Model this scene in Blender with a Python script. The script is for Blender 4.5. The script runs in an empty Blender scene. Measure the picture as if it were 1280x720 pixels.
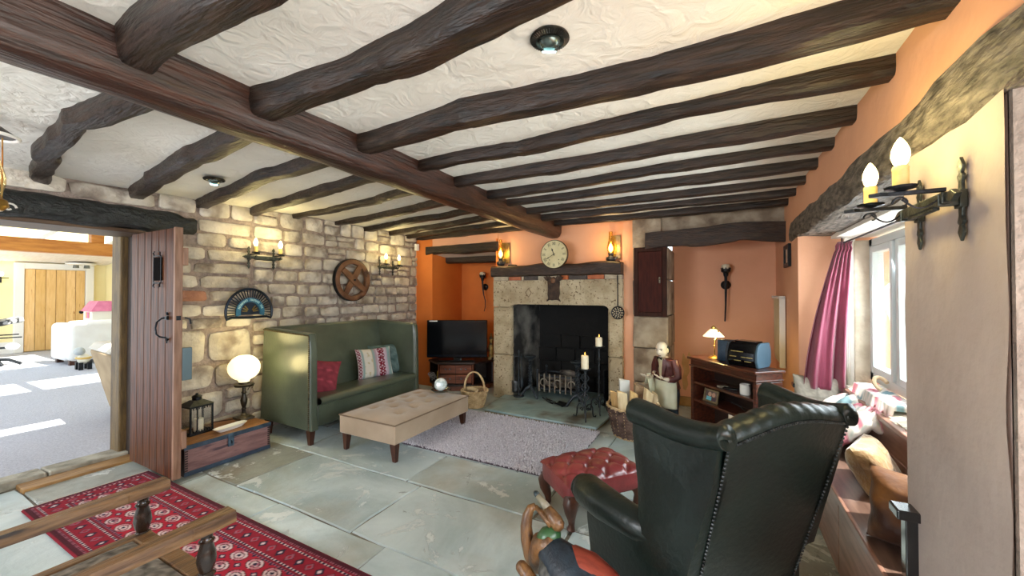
import bpy, bmesh, math, random
from mathutils import Vector, Matrix, noise
random.seed(11)
PI = math.pi
SC = bpy.context.scene
COL = SC.collection

def lin(c):
    return tuple(((x/255)/12.92 if x/255 <= .04045 else ((x/255+.055)/1.055)**2.4) for x in c) + (1.0,)

# ------------------------------------------------------------------ camera
cam = bpy.data.cameras.new('camera')
cam.lens = 489/1280*36
cam.sensor_width = 36
cam.clip_start = .05
camo = bpy.data.objects.new('camera', cam)
COL.objects.link(camo)
camo.location = (0, 0, 1.5)
camo.rotation_euler = (math.radians(90.7), 0, math.radians(27.8))
SC.camera = camo
# ------------------------------------------------------------------ sky, sun, exposure
wd = bpy.data.worlds.new('sky')
SC.world = wd
wd.use_nodes = True
_bg = wd.node_tree.nodes['Background']
_bg.inputs[0].default_value = (.80, .91, 1.0, 1)
_bg.inputs[1].default_value = 3.2
sun = bpy.data.lights.new('sun', 'SUN')
sun.energy = 24
sun.angle = .01
sun.color = (1, .94, .84)
suno = bpy.data.objects.new('sun', sun)
COL.objects.link(suno)
suno.rotation_euler = Vector((-.50, -.16, -.80)).to_track_quat('-Z', 'Y').to_euler()
# area lamps carry daylight in at the two window openings of the right wall
def area(name, loc, tgt, sx, sy, power, col):
    l = bpy.data.lights.new(name, 'AREA')
    l.shape = 'RECTANGLE'; l.size = sx; l.size_y = sy; l.energy = power; l.color = col
    o = bpy.data.objects.new(name, l); COL.objects.link(o)
    o.location = loc
    o.rotation_euler = (Vector(tgt)-Vector(loc)).to_track_quat('-Z', 'Y').to_euler()
    return o
area('daylight_far_window', (1.20, 3.1, 1.4), (-1.5, 2.9, .7), 1.9, .9, 70, (.84, .93, 1))
area('daylight_near_window', (1.20, .05, 1.4), (-1.5, .9, .5), 2.2, 1.0, 50, (.86, .94, 1))
area('rear_fill_light', (-2.4, -2.55, 1.45), (-1.6, 2.5, .6), 2.4, 1.4, 230, (.90, .95, 1))  # added fill lamp in front of the closed rear wall, no window there
SC.view_settings.view_transform = 'Standard'
SC.view_settings.look = 'None'
SC.view_settings.gamma = 1
SC.view_settings.use_curve_mapping = False
SC.view_settings.exposure = 0.0

# ------------------------------------------------------------------ materials
MATS = {}
def mat(name, col, col2=None, rough=.6, scale=6, detail=5, lo=.35, hi=.65, bump=0, bscale=None, stretch=(1, 1, 1),
        metal=0, coat=0, spec=.5, rnd=0, emit=None, estr=0, col3=None, s3=2.5, m3=(.5, .62), trans=0, sheen=0, bdetail=4, warp=0, bdist=.02, bwarp=0):
    if name in MATS: return MATS[name]
    m = bpy.data.materials.new(name); m.use_nodes = True
    nt = m.node_tree; N = nt.nodes; L = nt.links
    b = N['Principled BSDF']
    b.inputs['Roughness'].default_value = rough
    b.inputs['Metallic'].default_value = metal
    b.inputs['Specular IOR Level'].default_value = spec
    if coat: b.inputs['Coat Weight'].default_value = coat; b.inputs['Coat Roughness'].default_value = .18
    if trans: b.inputs['Transmission Weight'].default_value = trans
    if sheen: b.inputs['Sheen Weight'].default_value = sheen
    tc = N.new('ShaderNodeTexCoord'); mp = N.new('ShaderNodeMapping')
    mp.inputs['Scale'].default_value = stretch
    oi = N.new('ShaderNodeObjectInfo')
    if rnd:
        ad = N.new('ShaderNodeVectorMath'); ad.operation = 'MULTIPLY_ADD'
        L.new(oi.outputs['Random'], ad.inputs[0]); ad.inputs[1].default_value = (9, 7, 5)
        L.new(tc.outputs['Object'], ad.inputs[2]); L.new(ad.outputs[0], mp.inputs[0])
    else:
        L.new(tc.outputs['Object'], mp.inputs[0])
    out = None
    if col2 is None:
        b.inputs['Base Color'].default_value = lin(col)
        if rnd: col2 = col
    if col2 is not None:
        nz = N.new('ShaderNodeTexNoise'); nz.inputs['Scale'].default_value = scale; nz.inputs['Detail'].default_value = detail
        nz.inputs['Distortion'].default_value = warp
        L.new(mp.outputs[0], nz.inputs['Vector'])
        rp = N.new('ShaderNodeValToRGB')
        rp.color_ramp.elements[0].position = lo; rp.color_ramp.elements[0].color = lin(col)
        rp.color_ramp.elements[1].position = hi; rp.color_ramp.elements[1].color = lin(col2)
        L.new(nz.outputs['Fac'], rp.inputs[0]); out = rp.outputs[0]
        if col3 is not None:
            n3 = N.new('ShaderNodeTexNoise'); n3.inputs['Scale'].default_value = s3; n3.inputs['Detail'].default_value = 6
            L.new(mp.outputs[0], n3.inputs['Vector'])
            r3 = N.new('ShaderNodeMapRange'); r3.inputs[1].default_value = m3[0]; r3.inputs[2].default_value = m3[1]
            L.new(n3.outputs['Fac'], r3.inputs[0])
            mx = N.new('ShaderNodeMix'); mx.data_type = 'RGBA'
            L.new(r3.outputs[0], mx.inputs[0]); L.new(out, mx.inputs[6]); mx.inputs[7].default_value = lin(col3)
            out = mx.outputs[2]
        if rnd:
            hs = N.new('ShaderNodeHueSaturation')
            mr = N.new('ShaderNodeMapRange'); mr.inputs[3].default_value = 1-rnd; mr.inputs[4].default_value = 1+rnd
            L.new(oi.outputs['Random'], mr.inputs[0]); L.new(mr.outputs[0], hs.inputs['Value'])
            m2 = N.new('ShaderNodeMath'); m2.operation = 'MULTIPLY_ADD'; m2.inputs[1].default_value = -rnd; m2.inputs[2].default_value = 1+rnd*.5
            L.new(oi.outputs['Random'], m2.inputs[0]); L.new(m2.outputs[0], hs.inputs['Saturation'])
            L.new(out, hs.inputs['Color']); out = hs.outputs[0]
        L.new(out, b.inputs['Base Color'])
    if bump:
        bn = N.new('ShaderNodeTexNoise'); bn.inputs['Scale'].default_value = bscale or scale*4; bn.inputs['Detail'].default_value = bdetail
        L.new(mp.outputs[0], bn.inputs['Vector'])
        bp = N.new('ShaderNodeBump'); bp.inputs['Strength'].default_value = bump; bp.inputs['Distance'].default_value = bdist
        bn.inputs['Distortion'].default_value = bwarp
        L.new(bn.outputs['Fac'], bp.inputs['Height']); L.new(bp.outputs[0], b.inputs['Normal'])
    if emit:
        b.inputs['Emission Color'].default_value = lin(emit); b.inputs['Emission Strength'].default_value = estr
    MATS[name] = m
    return m

def mat_attr(name, rough=.9, bump=0, bscale=200, spec=.3, sheen=0):
    m = bpy.data.materials.new(name); m.use_nodes = True
    nt = m.node_tree; b = nt.nodes['Principled BSDF']
    b.inputs['Roughness'].default_value = rough; b.inputs['Specular IOR Level'].default_value = spec
    a = nt.nodes.new('ShaderNodeAttribute'); a.attribute_name = 'Col'
    nt.links.new(a.outputs['Color'], b.inputs['Base Color'])
    if bump:
        bn = nt.nodes.new('ShaderNodeTexNoise'); bn.inputs['Scale'].default_value = bscale
        tc = nt.nodes.new('ShaderNodeTexCoord'); nt.links.new(tc.outputs['Object'], bn.inputs['Vector'])
        bp = nt.nodes.new('ShaderNodeBump'); bp.inputs['Strength'].default_value = bump; bp.inputs['Distance'].default_value = .01
        nt.links.new(bn.outputs['Fac'], bp.inputs['Height']); nt.links.new(bp.outputs[0], b.inputs['Normal'])
    return m

def mat_glass(name, tint=(1, 1, 1), refl=.08):
    m = bpy.data.materials.new(name); m.use_nodes = True
    nt = m.node_tree; N = nt.nodes; N.remove(N['Principled BSDF'])
    t = N.new('ShaderNodeBsdfTransparent'); t.inputs[0].default_value = (*tint, 1)
    g = N.new('ShaderNodeBsdfGlossy'); g.inputs['Roughness'].default_value = .05
    fr = N.new('ShaderNodeLayerWeight'); fr.inputs[0].default_value = .25
    mm = N.new('ShaderNodeMath'); mm.operation = 'MULTIPLY_ADD'; mm.inputs[1].default_value = .4; mm.inputs[2].default_value = refl
    nt.links.new(fr.outputs['Fresnel'], mm.inputs[0])
    mx = N.new('ShaderNodeMixShader'); nt.links.new(mm.outputs[0], mx.inputs[0])
    nt.links.new(t.outputs[0], mx.inputs[1]); nt.links.new(g.outputs[0], mx.inputs[2])
    nt.links.new(mx.outputs[0], N['Material Output'].inputs[0])
    return m

# ------------------------------------------------------------------ mesh builder
class MB:
    def __init__(s): s.v = []; s.f = []; s.c = None
    def add(s, vs, fs, M=None):
        n = len(s.v)
        s.v += [tuple(M @ Vector(p)) for p in vs] if M is not None else [tuple(p) for p in vs]
        s.f += [tuple(i+n for i in f) for f in fs]
        return s
    def box(s, c, sz, r=(0, 0, 0), M=None):
        R = Matrix.Translation(c) @ (Matrix.Rotation(r[2], 4, 'Z') @ Matrix.Rotation(r[1], 4, 'Y') @ Matrix.Rotation(r[0], 4, 'X'))
        if M is not None: R = M @ R
        a, b, d = sz[0]/2, sz[1]/2, sz[2]/2
        vs = [(-a, -b, -d), (a, -b, -d), (a, b, -d), (-a, b, -d), (-a, -b, d), (a, -b, d), (a, b, d), (-a, b, d)]
        return s.add(vs, [(3, 2, 1, 0), (4, 5, 6, 7), (0, 1, 5, 4), (1, 2, 6, 5), (2, 3, 7, 6), (3, 0, 4, 7)], R)
    def bx(s, x0, x1, y0, y1, z0, z1):
        return s.box(((x0+x1)/2, (y0+y1)/2, (z0+z1)/2), (x1-x0, y1-y0, z1-z0))
    def loft(s, rings, cap=True, M=None, closed=True):
        n = len(rings[0]); vs = [p for r in rings for p in r]; fs = []
        m = n if closed else n-1
        for i in range(len(rings)-1):
            for j in range(m):
                k = (j+1) % n
                fs.append((i*n+j, i*n+k, (i+1)*n+k, (i+1)*n+j))
        if cap and closed:
            fs.append(tuple(range(n-1, -1, -1))); e = (len(rings)-1)*n
            fs.append(tuple(range(e, e+n)))
        return s.add(vs, fs, M)
    def tube(s, pts, rad, n=8, M=None, flat=1.0, up=None, cap=True, loop=False):
        P = [Vector(p) for p in pts]; k = len(P)
        if not hasattr(rad, '__len__'): rad = [rad]*k
        rings = []; nv = None
        for i in range(k):
            if loop: t = P[(i+1) % k]-P[i-1]
            else: t = P[min(i+1, k-1)]-P[max(i-1, 0)]
            if t.length < 1e-9: t = Vector((0, 0, 1))
            t.normalize()
            if nv is None:
                a = Vector(up) if up else (Vector((0, 0, 1)) if abs(t.z) < .9 else Vector((1, 0, 0)))
                nv = a-t*a.dot(t); nv.normalize()
            else:
                nv = nv-t*nv.dot(t)
                if nv.length < 1e-6: nv = t.orthogonal()
                nv.normalize()
            bn = t.cross(nv)
            rings.append([P[i]+nv*(rad[i]*flat*math.cos(2*PI*j/n))+bn*(rad[i]*math.sin(2*PI*j/n)) for j in range(n)])
        if loop: rings.append(rings[0]); cap = False
        return s.loft(rings, cap, M)
    def lathe(s, prof, n=16, c=(0, 0, 0), M=None, ry=1.0):
        rings = [[(c[0]+max(r, .0004)*math.cos(2*PI*j/n), c[1]+ry*max(r, .0004)*math.sin(2*PI*j/n), c[2]+z) for j in range(n)] for r, z in prof]
        return s.loft(rings, True, M)
    def prism(s, poly, h0, h1, M=None):
        """polygon in local xy, extruded along z"""
        return s.loft([[(x, y, h0) for x, y in poly], [(x, y, h1) for x, y in poly]], True, M)
    def grid(s, fn, nu, nv, M=None):
        vs = [fn(i/nu, j/nv) for i in range(nu+1) for j in range(nv+1)]
        w = nv+1
        fs = [(i*w+j, (i+1)*w+j, (i+1)*w+j+1, i*w+j+1) for i in range(nu) for j in range(nv)]
        return s.add(vs, fs, M)
    def ball(s, c, r, n=12, m=8, M=None):
        if not hasattr(r, '__len__'): r = (r, r, r)
        rings = []
        for i in range(m+1):
            a = -PI/2+PI*i/m; cr = max(math.cos(a), .003)
            rings.append([(c[0]+r[0]*cr*math.cos(2*PI*j/n), c[1]+r[1]*cr*math.sin(2*PI*j/n), c[2]+r[2]*math.sin(a)) for j in range(n)])
        return s.loft(rings, True, M)
    def pillow(s, w, h, t, n=12, M=None, wob=0, seed=0):
        """pillow in local xz plane, thickness along y, standing on z=0"""
        def side(sg):
            def fn(a, b):
                u, v = a*2-1, b*2-1
                x = w/2*u*(1-.07*(1-v*v)); z = h/2*v*(1-.07*(1-u*u))
                d = t/2*(max(0, (1-u**4))*max(0, (1-v**4)))**.55
                d += wob*noise.noise((u*2.2+seed, v*2.2, sg*3))*(1-u*u)*(1-v*v)
                return (x, sg*d, z+h/2)
            return fn
        s.grid(side(1), n, n, M)
        k = len(s.f)
        s.grid(side(-1), n, n, M)
        s.f[k:] = [f[::-1] for f in s.f[k:]]
        return s

def jitter(mb, amp, sc=3, seed=0):
    out = []
    for p in mb.v:
        q = Vector(p)*sc+Vector((seed, seed*.7, 0))
        d = noise.noise_vector(q)
        out.append((p[0]+d[0]*amp, p[1]+d[1]*amp, p[2]+d[2]*amp))
    mb.v = out
    return mb

def xf(loc=(0, 0, 0), rz=0, rx=0, ry=0, sc=1):
    return Matrix.Translation(loc) @ Matrix.Rotation(rz, 4, 'Z') @ Matrix.Rotation(ry, 4, 'Y') @ Matrix.Rotation(rx, 4, 'X') @ Matrix.Scale(sc, 4)

def mesh_of(name, mb, smooth=35, merge=0):
    me = bpy.data.meshes.new(name)
    me.from_pydata(mb.v, [], mb.f)
    bm = bmesh.new(); bm.from_mesh(me)
    if merge: bmesh.ops.remove_doubles(bm, verts=bm.verts, dist=merge)
    bmesh.ops.recalc_face_normals(bm, faces=bm.faces)
    bm.to_mesh(me); bm.free()
    if mb.c is not None and not merge:
        at = me.color_attributes.new('Col', 'FLOAT_COLOR', 'POINT')
        at.data.foreach_set('color', [x for c in mb.c for x in c])
    if smooth:
        me.shade_smooth()
        if smooth < 180: me.set_sharp_from_angle(angle=math.radians(smooth))
    return me

def base_matrix(o):
    return Matrix.Translation(o.location) @ o.rotation_euler.to_matrix().to_4x4()

def obj(name, mb, m, parent=None, smooth=35, bevel=0, bseg=2, sub=0, world=False, label=None, merge=0, kind=None, solid=0):
    if world and parent is not None:
        p = parent; I = base_matrix(p)
        while p.parent is not None:
            p = p.parent; I = base_matrix(p) @ I
        I = I.inverted()
        mb.v = [tuple(I @ Vector(q)) for q in mb.v]
    me = mesh_of(name, mb, smooth, merge)
    if m is not None: me.materials.append(m)
    o = bpy.data.objects.new(name, me); COL.objects.link(o)
    if parent is not None: o.parent = parent
    if solid:
        md = o.modifiers.new('solid', 'SOLIDIFY'); md.thickness = solid; md.offset = 0
    if bevel:
        md = o.modifiers.new('bevel', 'BEVEL'); md.width = bevel; md.segments = bseg; md.limit_method = 'ANGLE'; md.angle_limit = math.radians(40)
        md.harden_normals = False
    if sub:
        md = o.modifiers.new('sub', 'SUBSURF'); md.levels = sub; md.render_levels = sub
    if label: o['label'] = label
    if kind: o['kind'] = kind
    return o

def thing(name, label, cat, loc=(0, 0, 0), rz=0, group=None):
    o = bpy.data.objects.new(name, None); COL.objects.link(o)
    o.empty_display_size = .1
    o.location = loc; o.rotation_euler = (0, 0, rz)
    o['label'] = label; o['category'] = cat
    if group: o['group'] = group
    return o

def tag(o, label, cat, group=None):
    o['label'] = label; o['category'] = cat
    if group: o['group'] = group
    return o

def struct(name, mb, m, label, cat, **k):
    o = obj(name, mb, m, **k); o['kind'] = 'structure'; o['label'] = label; o['category'] = cat
    return o

def dup(o, loc=None, rz=None, label=None, parent=None, group=None):
    r = o.copy(); COL.objects.link(r)
    if parent is not None: r.parent = parent
    if loc is not None: r.location = loc
    if rz is not None: r.rotation_euler = (0, 0, rz)
    if label: r['label'] = label
    if group: r['group'] = group
    for ch in list(o.children): dup(ch, parent=r)
    return r

def lamp(name, loc, power, col, r=.03, parent=None):
    l = bpy.data.lights.new(name, 'POINT'); l.energy = power; l.color = col; l.shadow_soft_size = r
    o = bpy.data.objects.new(name, l); COL.objects.link(o); o.location = loc
    if parent is not None: o.parent = parent
    return o
WARM = (1, .81, .34)

# shared materials
WOOD_DK = mat('dark_oak', (30, 19, 13), (64, 42, 29), rough=.42, scale=5, stretch=(2, 12, 12), bump=.5, bscale=9, rnd=.15, col3=(84, 66, 52), s3=3, m3=(.55, .75))
BEAM_X = mat('old_beam_wood', (20, 13, 10), (50, 33, 23), rough=.42, scale=4, stretch=(1.5, 11, 11), bump=.75, bscale=6, rnd=.2, col3=(78, 64, 52), s3=2.5, m3=(.58, .82))
BEAM_Y = mat('main_beam_wood', (34, 18, 12), (72, 40, 26), rough=.38, scale=4, stretch=(11, 1.2, 11), bump=.6, bscale=6, col3=(40, 22, 16), s3=2.0, m3=(.5, .7), coat=.15)
CHAR = mat('charred_beam', (7, 8, 8), (34, 38, 36), rough=.5, scale=9, stretch=(5, 2.5, 5), bump=1.0, bscale=8)
GREYBEAM = mat('weathered_beam', (56, 50, 44), (124, 114, 102), rough=.7, scale=5, stretch=(7, 2.2, 7), bump=1.0, bscale=9)
IRON = mat('black_iron', (18, 20, 24), (38, 42, 48), rough=.42, metal=.6, scale=30, bump=.15)
BRASS = mat('aged_brass', (170, 130, 60), (210, 170, 90), rough=.3, metal=.9, scale=20)
STEEL = mat('worn_steel', (70, 72, 76), (110, 112, 116), rough=.35, metal=.9, scale=20)
WHITE = mat('white_ceramic', (232, 232, 228), rough=.35)
GLASS = mat_glass('clear_glass')
WAX = mat('candle_wax', (236, 226, 200), rough=.5)
MAHOG = mat('mahogany', (52, 24, 15), (92, 44, 27), rough=.3, scale=5, stretch=(1.5, 6, 10), coat=.3, bump=.05)
# ================================================================== SETTING
XL = -4.45     # mortar plane of the stone wall
XR = .62       # plaster plane of the window wall
YF = 4.87      # front of the stone fireplace
YB = 5.00      # orange wall over the fireplace
YA = 5.82      # back of the alcoves

PLASTER = mat('ceiling_plaster', (226, 222, 214), (238, 235, 228), rough=.85, scale=2, bump=.5, bscale=9, bdetail=7, bdist=.03, bwarp=1.6)
ORANGE = mat('terracotta_paint', (228, 170, 134), (218, 158, 122), rough=.62, scale=1.6, bump=.25, bscale=9)
DEEP = mat('deep_orange_tone', (216, 122, 50), (200, 106, 40), rough=.55, scale=1.5, bump=.15, bscale=9)  # deeper orange than the rest of the back wall
PIERM = mat('pink_buff_plaster', (188, 170, 160), (174, 156, 146), rough=.7, scale=2.5, bump=.35, bscale=12)
MORTAR = mat('pink_mortar', (132, 118, 110), (164, 148, 138), rough=.95, scale=20, bump=.6, bscale=60)
STONEM = mat('sandstone_rubble', (170, 160, 146), (208, 200, 187), rough=.95, scale=5, rnd=.16, bump=1.0, bscale=17, bdetail=8,
             col3=(128, 116, 106), s3=3.5, m3=(.52, .66))
REDSTONE = mat('red_brick', (150, 104, 84), (170, 122, 100), rough=.95, scale=9, bump=.8, bscale=30)
def flag_mat(name, c0, c1, brown):
    m = bpy.data.materials.new(name); m.use_nodes = True
    nt = m.node_tree; N = nt.nodes; L = nt.links; b = N['Principled BSDF']
    tc = N.new('ShaderNodeTexCoord'); oi = N.new('ShaderNodeObjectInfo')
    ad = N.new('ShaderNodeVectorMath'); ad.operation = 'MULTIPLY_ADD'; ad.inputs[1].default_value = (9, 7, 5)
    L.new(oi.outputs['Random'], ad.inputs[0]); L.new(tc.outputs['Object'], ad.inputs[2])
    def nz(sc, det, rough, dist=0):
        n = N.new('ShaderNodeTexNoise'); n.inputs['Scale'].default_value = sc; n.inputs['Detail'].default_value = det
        n.inputs['Roughness'].default_value = rough; n.inputs['Distortion'].default_value = dist
        L.new(ad.outputs[0], n.inputs['Vector']); return n.outputs['Fac']
    def rng(f, a, c, lo=0, hi=1):
        r = N.new('ShaderNodeMapRange'); r.inputs[1].default_value = a; r.inputs[2].default_value = c; r.inputs[3].default_value = lo; r.inputs[4].default_value = hi
        L.new(f, r.inputs[0]); return r.outputs[0]
    def mix(f, a, c):
        x = N.new('ShaderNodeMix'); x.data_type = 'RGBA'; L.new(f, x.inputs[0])
        for q, k in ((a, 6), (c, 7)):
            if hasattr(q, 'node'): L.new(q, x.inputs[k])
            else: x.inputs[k].default_value = lin(q)
        return x.outputs[2]
    base = mix(rng(nz(1.1, 8, .62, .8), .36, .64), c0, c1)
    base = mix(rng(nz(.9, 5, .6, .4), .54, .74, 0, .65), base, brown)
    flake = rng(nz(2.4, 14, .72, 1.0), .585, .61, 0, .75)
    base = mix(flake, base, (216, 220, 216))
    dark = rng(nz(3.2, 14, .75, .6), .635, .66, 0, .6)
    base = mix(dark, base, (92, 94, 90))
    hs = N.new('ShaderNodeHueSaturation'); L.new(base, hs.inputs['Color']); L.new(rng(oi.outputs['Random'], 0, 1, .92, 1.07), hs.inputs['Value'])
    L.new(hs.outputs[0], b.inputs['Base Color'])
    L.new(rng(nz(4, 6, .6), .3, .7, .28, .55), b.inputs['Roughness'])
    sm = N.new('ShaderNodeMath'); sm.operation = 'MULTIPLY_ADD'; L.new(nz(7, 12, .65), sm.inputs[0]); sm.inputs[1].default_value = 1.2; L.new(flake, sm.inputs[2])
    bp = N.new('ShaderNodeBump'); bp.inputs['Strength'].default_value = .6; bp.inputs['Distance'].default_value = .012
    L.new(sm.outputs[0], bp.inputs['Height']); L.new(bp.outputs[0], b.inputs['Normal'])
    return m
FLAG = flag_mat('slate_flagstone', (154, 170, 171), (202, 214, 214), (156, 146, 124))
FLAGB = flag_mat('stained_flagstone', (124, 126, 116), (166, 172, 166), (120, 102, 76))
GROUT = mat('floor_grout', (92, 86, 76), (140, 132, 118), rough=.9, scale=14, bump=.5)

# ---- floor: grout bed and flagstones
floor = struct('floor', MB().bx(-4.95, 1.2, -2.6, 5.9, -.12, -.012), GROUT, 'old slate flagstone floor of the beamed living room', 'floor', smooth=0)
rows = [(-1.4, -.75, [-3.2, -1.9, -.7]), (-.75, -.02, [-3.6, -2.4, -1.2, -.2]), (-.02, .90, [-3.9, -2.9, -1.6, -.5]),
        (.90, 1.715, [-3.75, -2.79, -1.75, -.62]), (1.715, 2.385, [-4.05, -3.345, -2.06, -.83]),
        (2.385, 2.93, [-3.6, -2.215, -1.1, -.2]), (2.93, 3.6, [-3.9, -2.7, -1.5, -.4]), (3.6, 4.22, [-3.5, -2.2, -.95, -.1]),
        (4.22, 5.0, [-3.8, -3.1, -.9]), (5.0, 5.8, [-4.0, -3.3, -.6])]
rg = random.Random(5)
for ri, (y0, y1, js) in enumerate(rows):
    xs = [-4.75]+js+[.60]
    for k in range(len(xs)-1):
        g = .006
        x0, x1 = xs[k]+g, xs[k+1]-g
        a, b = y0+g, y1-g
        pts = []
        for (p, q, n) in (((x0, a), (x1, a), 5), ((x1, a), (x1, b), 4), ((x1, b), (x0, b), 5), ((x0, b), (x0, a), 4)):
            for i in range(n):
                t = i/n
                pts.append((p[0]+(q[0]-p[0])*t+rg.uniform(-.008, .008), p[1]+(q[1]-p[1])*t+rg.uniform(-.008, .008)))
        cx, cy = (x0+x1)/2, (a+b)/2
        dz = rg.uniform(-.004, .004)
        kx, ky = 1-.005/((x1-x0)/2), 1-.005/((b-a)/2)
        r2 = [(cx+(p[0]-cx)*kx, cy+(p[1]-cy)*ky) for p in pts]
        m = MB().loft([[(p[0], p[1], -.03) for p in pts], [(p[0], p[1], -.008+dz) for p in pts], [(p[0], p[1], dz) for p in r2]])
        st = FLAGB if (ri, k) in ((4, 1), (4, 0), (5, 3), (3, 0), (5, 4), (6, 0)) else FLAG
        obj('flagstone', m, st, floor, smooth=0, bevel=0)
# ---- doorway: stone step, carpet of the next room
THR = mat('threshold_stone', (128, 122, 108), (186, 180, 164), rough=.85, scale=6, bump=.8, bscale=16, rnd=.2)
for (y0, y1) in ((.15, .62), (.63, 1.06), (1.07, 1.56)):
    m = MB().bx(-5.02, -4.80, y0, y1, -.02, .045)
    obj('threshold_stone', jitter(m, .012, 3), THR, floor, smooth=0, bevel=.012)
m = MB().bx(-4.80, -4.62, .9, 1.56, -.02, .02)
obj('threshold_board', m, mat('oak_step', (120, 84, 44), (168, 128, 76), rough=.5, scale=5, stretch=(10, 1, 1)), floor, smooth=0, bevel=.006)
CARPET = mat('grey_carpet', (172, 174, 186), (196, 198, 208), rough=1, scale=60, bump=.6, bscale=220)
obj('carpet', MB().bx(-15.4, -5.0, -.6, 4.4, -.1, .02), CARPET, floor, smooth=0)

# ---- ceiling: plaster with a slight sag, main beam, joists
def cz(x, y):
    s = max(0, min(1, (-x-2.4)/1.8))*max(0, min(1, (3.2-y)/1.6))
    return 2.435-.05*s+.010*noise.noise((x*1.3, y*2.2, 0))+.0045*(1-abs(noise.noise((x*5.5+noise.noise((x*2, y*2, 5))*2, y*5.5, 3)))*2)**2*(.5+noise.noise((x*1.7, y*1.7, 9)))
cm = MB().grid(lambda a, b: (-4.6+a*5.35, -2.6+b*8.5, cz(-4.6+a*5.35, -2.6+b*8.5)), 214, 340)
n0 = len(cm.v)
ceil = struct('ceiling', cm, PLASTER, 'uneven white plaster ceiling between dark oak beams', 'ceiling', smooth=180)
md = ceil.modifiers.new('solid', 'SOLIDIFY'); md.thickness = .06; md.offset = 1

def beam(pts, w, h, seed, wob=.012, n=26, top=None):
    """rough hewn timber along pts (centre of its top), rectangular with worn arrises"""
    P = [Vector(p) for p in pts]; rings = []
    for i in range(n+1):
        t = i/n*(len(P)-1); k = min(int(t), len(P)-2); f = t-k
        f = f*f*(3-2*f) if len(P) > 2 else f
        c = P[k].lerp(P[k+1], f)
        d = (P[k+1]-P[k]).normalized(); sd = Vector((-d.y, d.x, 0)).normalized()
        def nn(a): return noise.noise((i*.15+seed*7.1, a*3.7+seed, seed*.3))
        ww = w*(1+.20*nn(1)); hh = h*(1+.22*nn(2)); c = c+sd*(wob*1.5*nn(3))
        e = .22
        ring = []
        for (a, b) in ((-1, .25), (-1, -.5), (-.92, -.82), (-.72, -1), (-.2, -1.03), (.3, -1), (.75, -.98), (.94, -.8), (1, -.45), (1, .25)):
            q = c+sd*(a*ww/2)+Vector((0, 0, b*hh if b < 0 else b*.12))
            j = noise.noise_vector((q.x*5+seed, q.y*5, q.z*9))*wob*.55+noise.noise_vector((q.x*17+seed, q.y*17, q.z*25))*wob*.22
            ring.append(q+j)
        rings.append(ring)
    return MB().loft(rings)
mb_ = MB()
def mainring(y):
    r = []
    for (x, z) in ((-2.10, 2.47), (-2.085, 2.30), (-2.06, 2.255), (-2.0, 2.240), (-1.93, 2.240), (-1.895, 2.262), (-1.875, 2.31), (-1.865, 2.47)):
        j = noise.noise_vector((x*6, y*3.3, z*7))*.011
        r.append((x+j.x, y, z+j.z))
    return r
mb_.loft([mainring(-2.5+i*7.48/60) for i in range(61)])
obj('main_beam', mb_, BEAM_Y, ceil, smooth=50)
jr = [(.62, .55, .12, .10), (1.08, .99, .12, .10), (1.66, 1.62, .12, .095), (2.16, 2.08, .09, .065), (2.60, 2.56, .095, .07), (3.10, 2.99, .09, .058),
      (3.47, 3.42, .09, .056), (3.92, 3.86, .09, .056), (4.34, 4.30, .09, .058), (4.76, 4.74, .10, .062)]
for i, (ya, yb, w, h) in enumerate(jr):
    bend = [.0, .02, -.05, .02, 0, .02, 0, .01, 0, 0][i]
    x0, x1 = -1.90, .70
    pts = [(x0, ya, 2.43), (x0+.8, ya+bend, 2.43), (x0+1.7, (ya+yb)/2-bend, 2.43), (x1, yb, 2.43)]
    obj('joist', beam(pts, w, h, i+1, wob=.02 if i < 4 else .014, n=40), BEAM_X, ceil, smooth=50)
jl = [(.80, .94, .10, .075, -.12), (1.20, 1.48, .115, .075, -.03), (1.70, 1.97, .105, .07, -.05), (2.16, 2.43, .09, .06, -.02), (2.60, 2.92, .085, .055, .02), (3.08, 3.48, .085, .055, .02),
      (3.52, 3.98, .085, .055, .01), (3.95, 4.45, .085, .055, 0), (4.40, 4.80, .085, .055, 0), (4.85, 5.02, .09, .06, 0)]
for i, (ya, yb, w, h, bend) in enumerate(jl):
    p0 = Vector((-2.06, ya, 2.43)); p1 = Vector((-4.50, yb, 2.39 if yb < 2.7 else 2.43))
    q1 = p0.lerp(p1, .35)+Vector((0, bend, 0)); q2 = p0.lerp(p1, .7)+Vector((0, bend*.8, 0))
    obj('joist', beam([p0, q1, q2, p1], w, h, i+31, wob=.022, n=36), BEAM_X, ceil, smooth=50)

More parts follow.
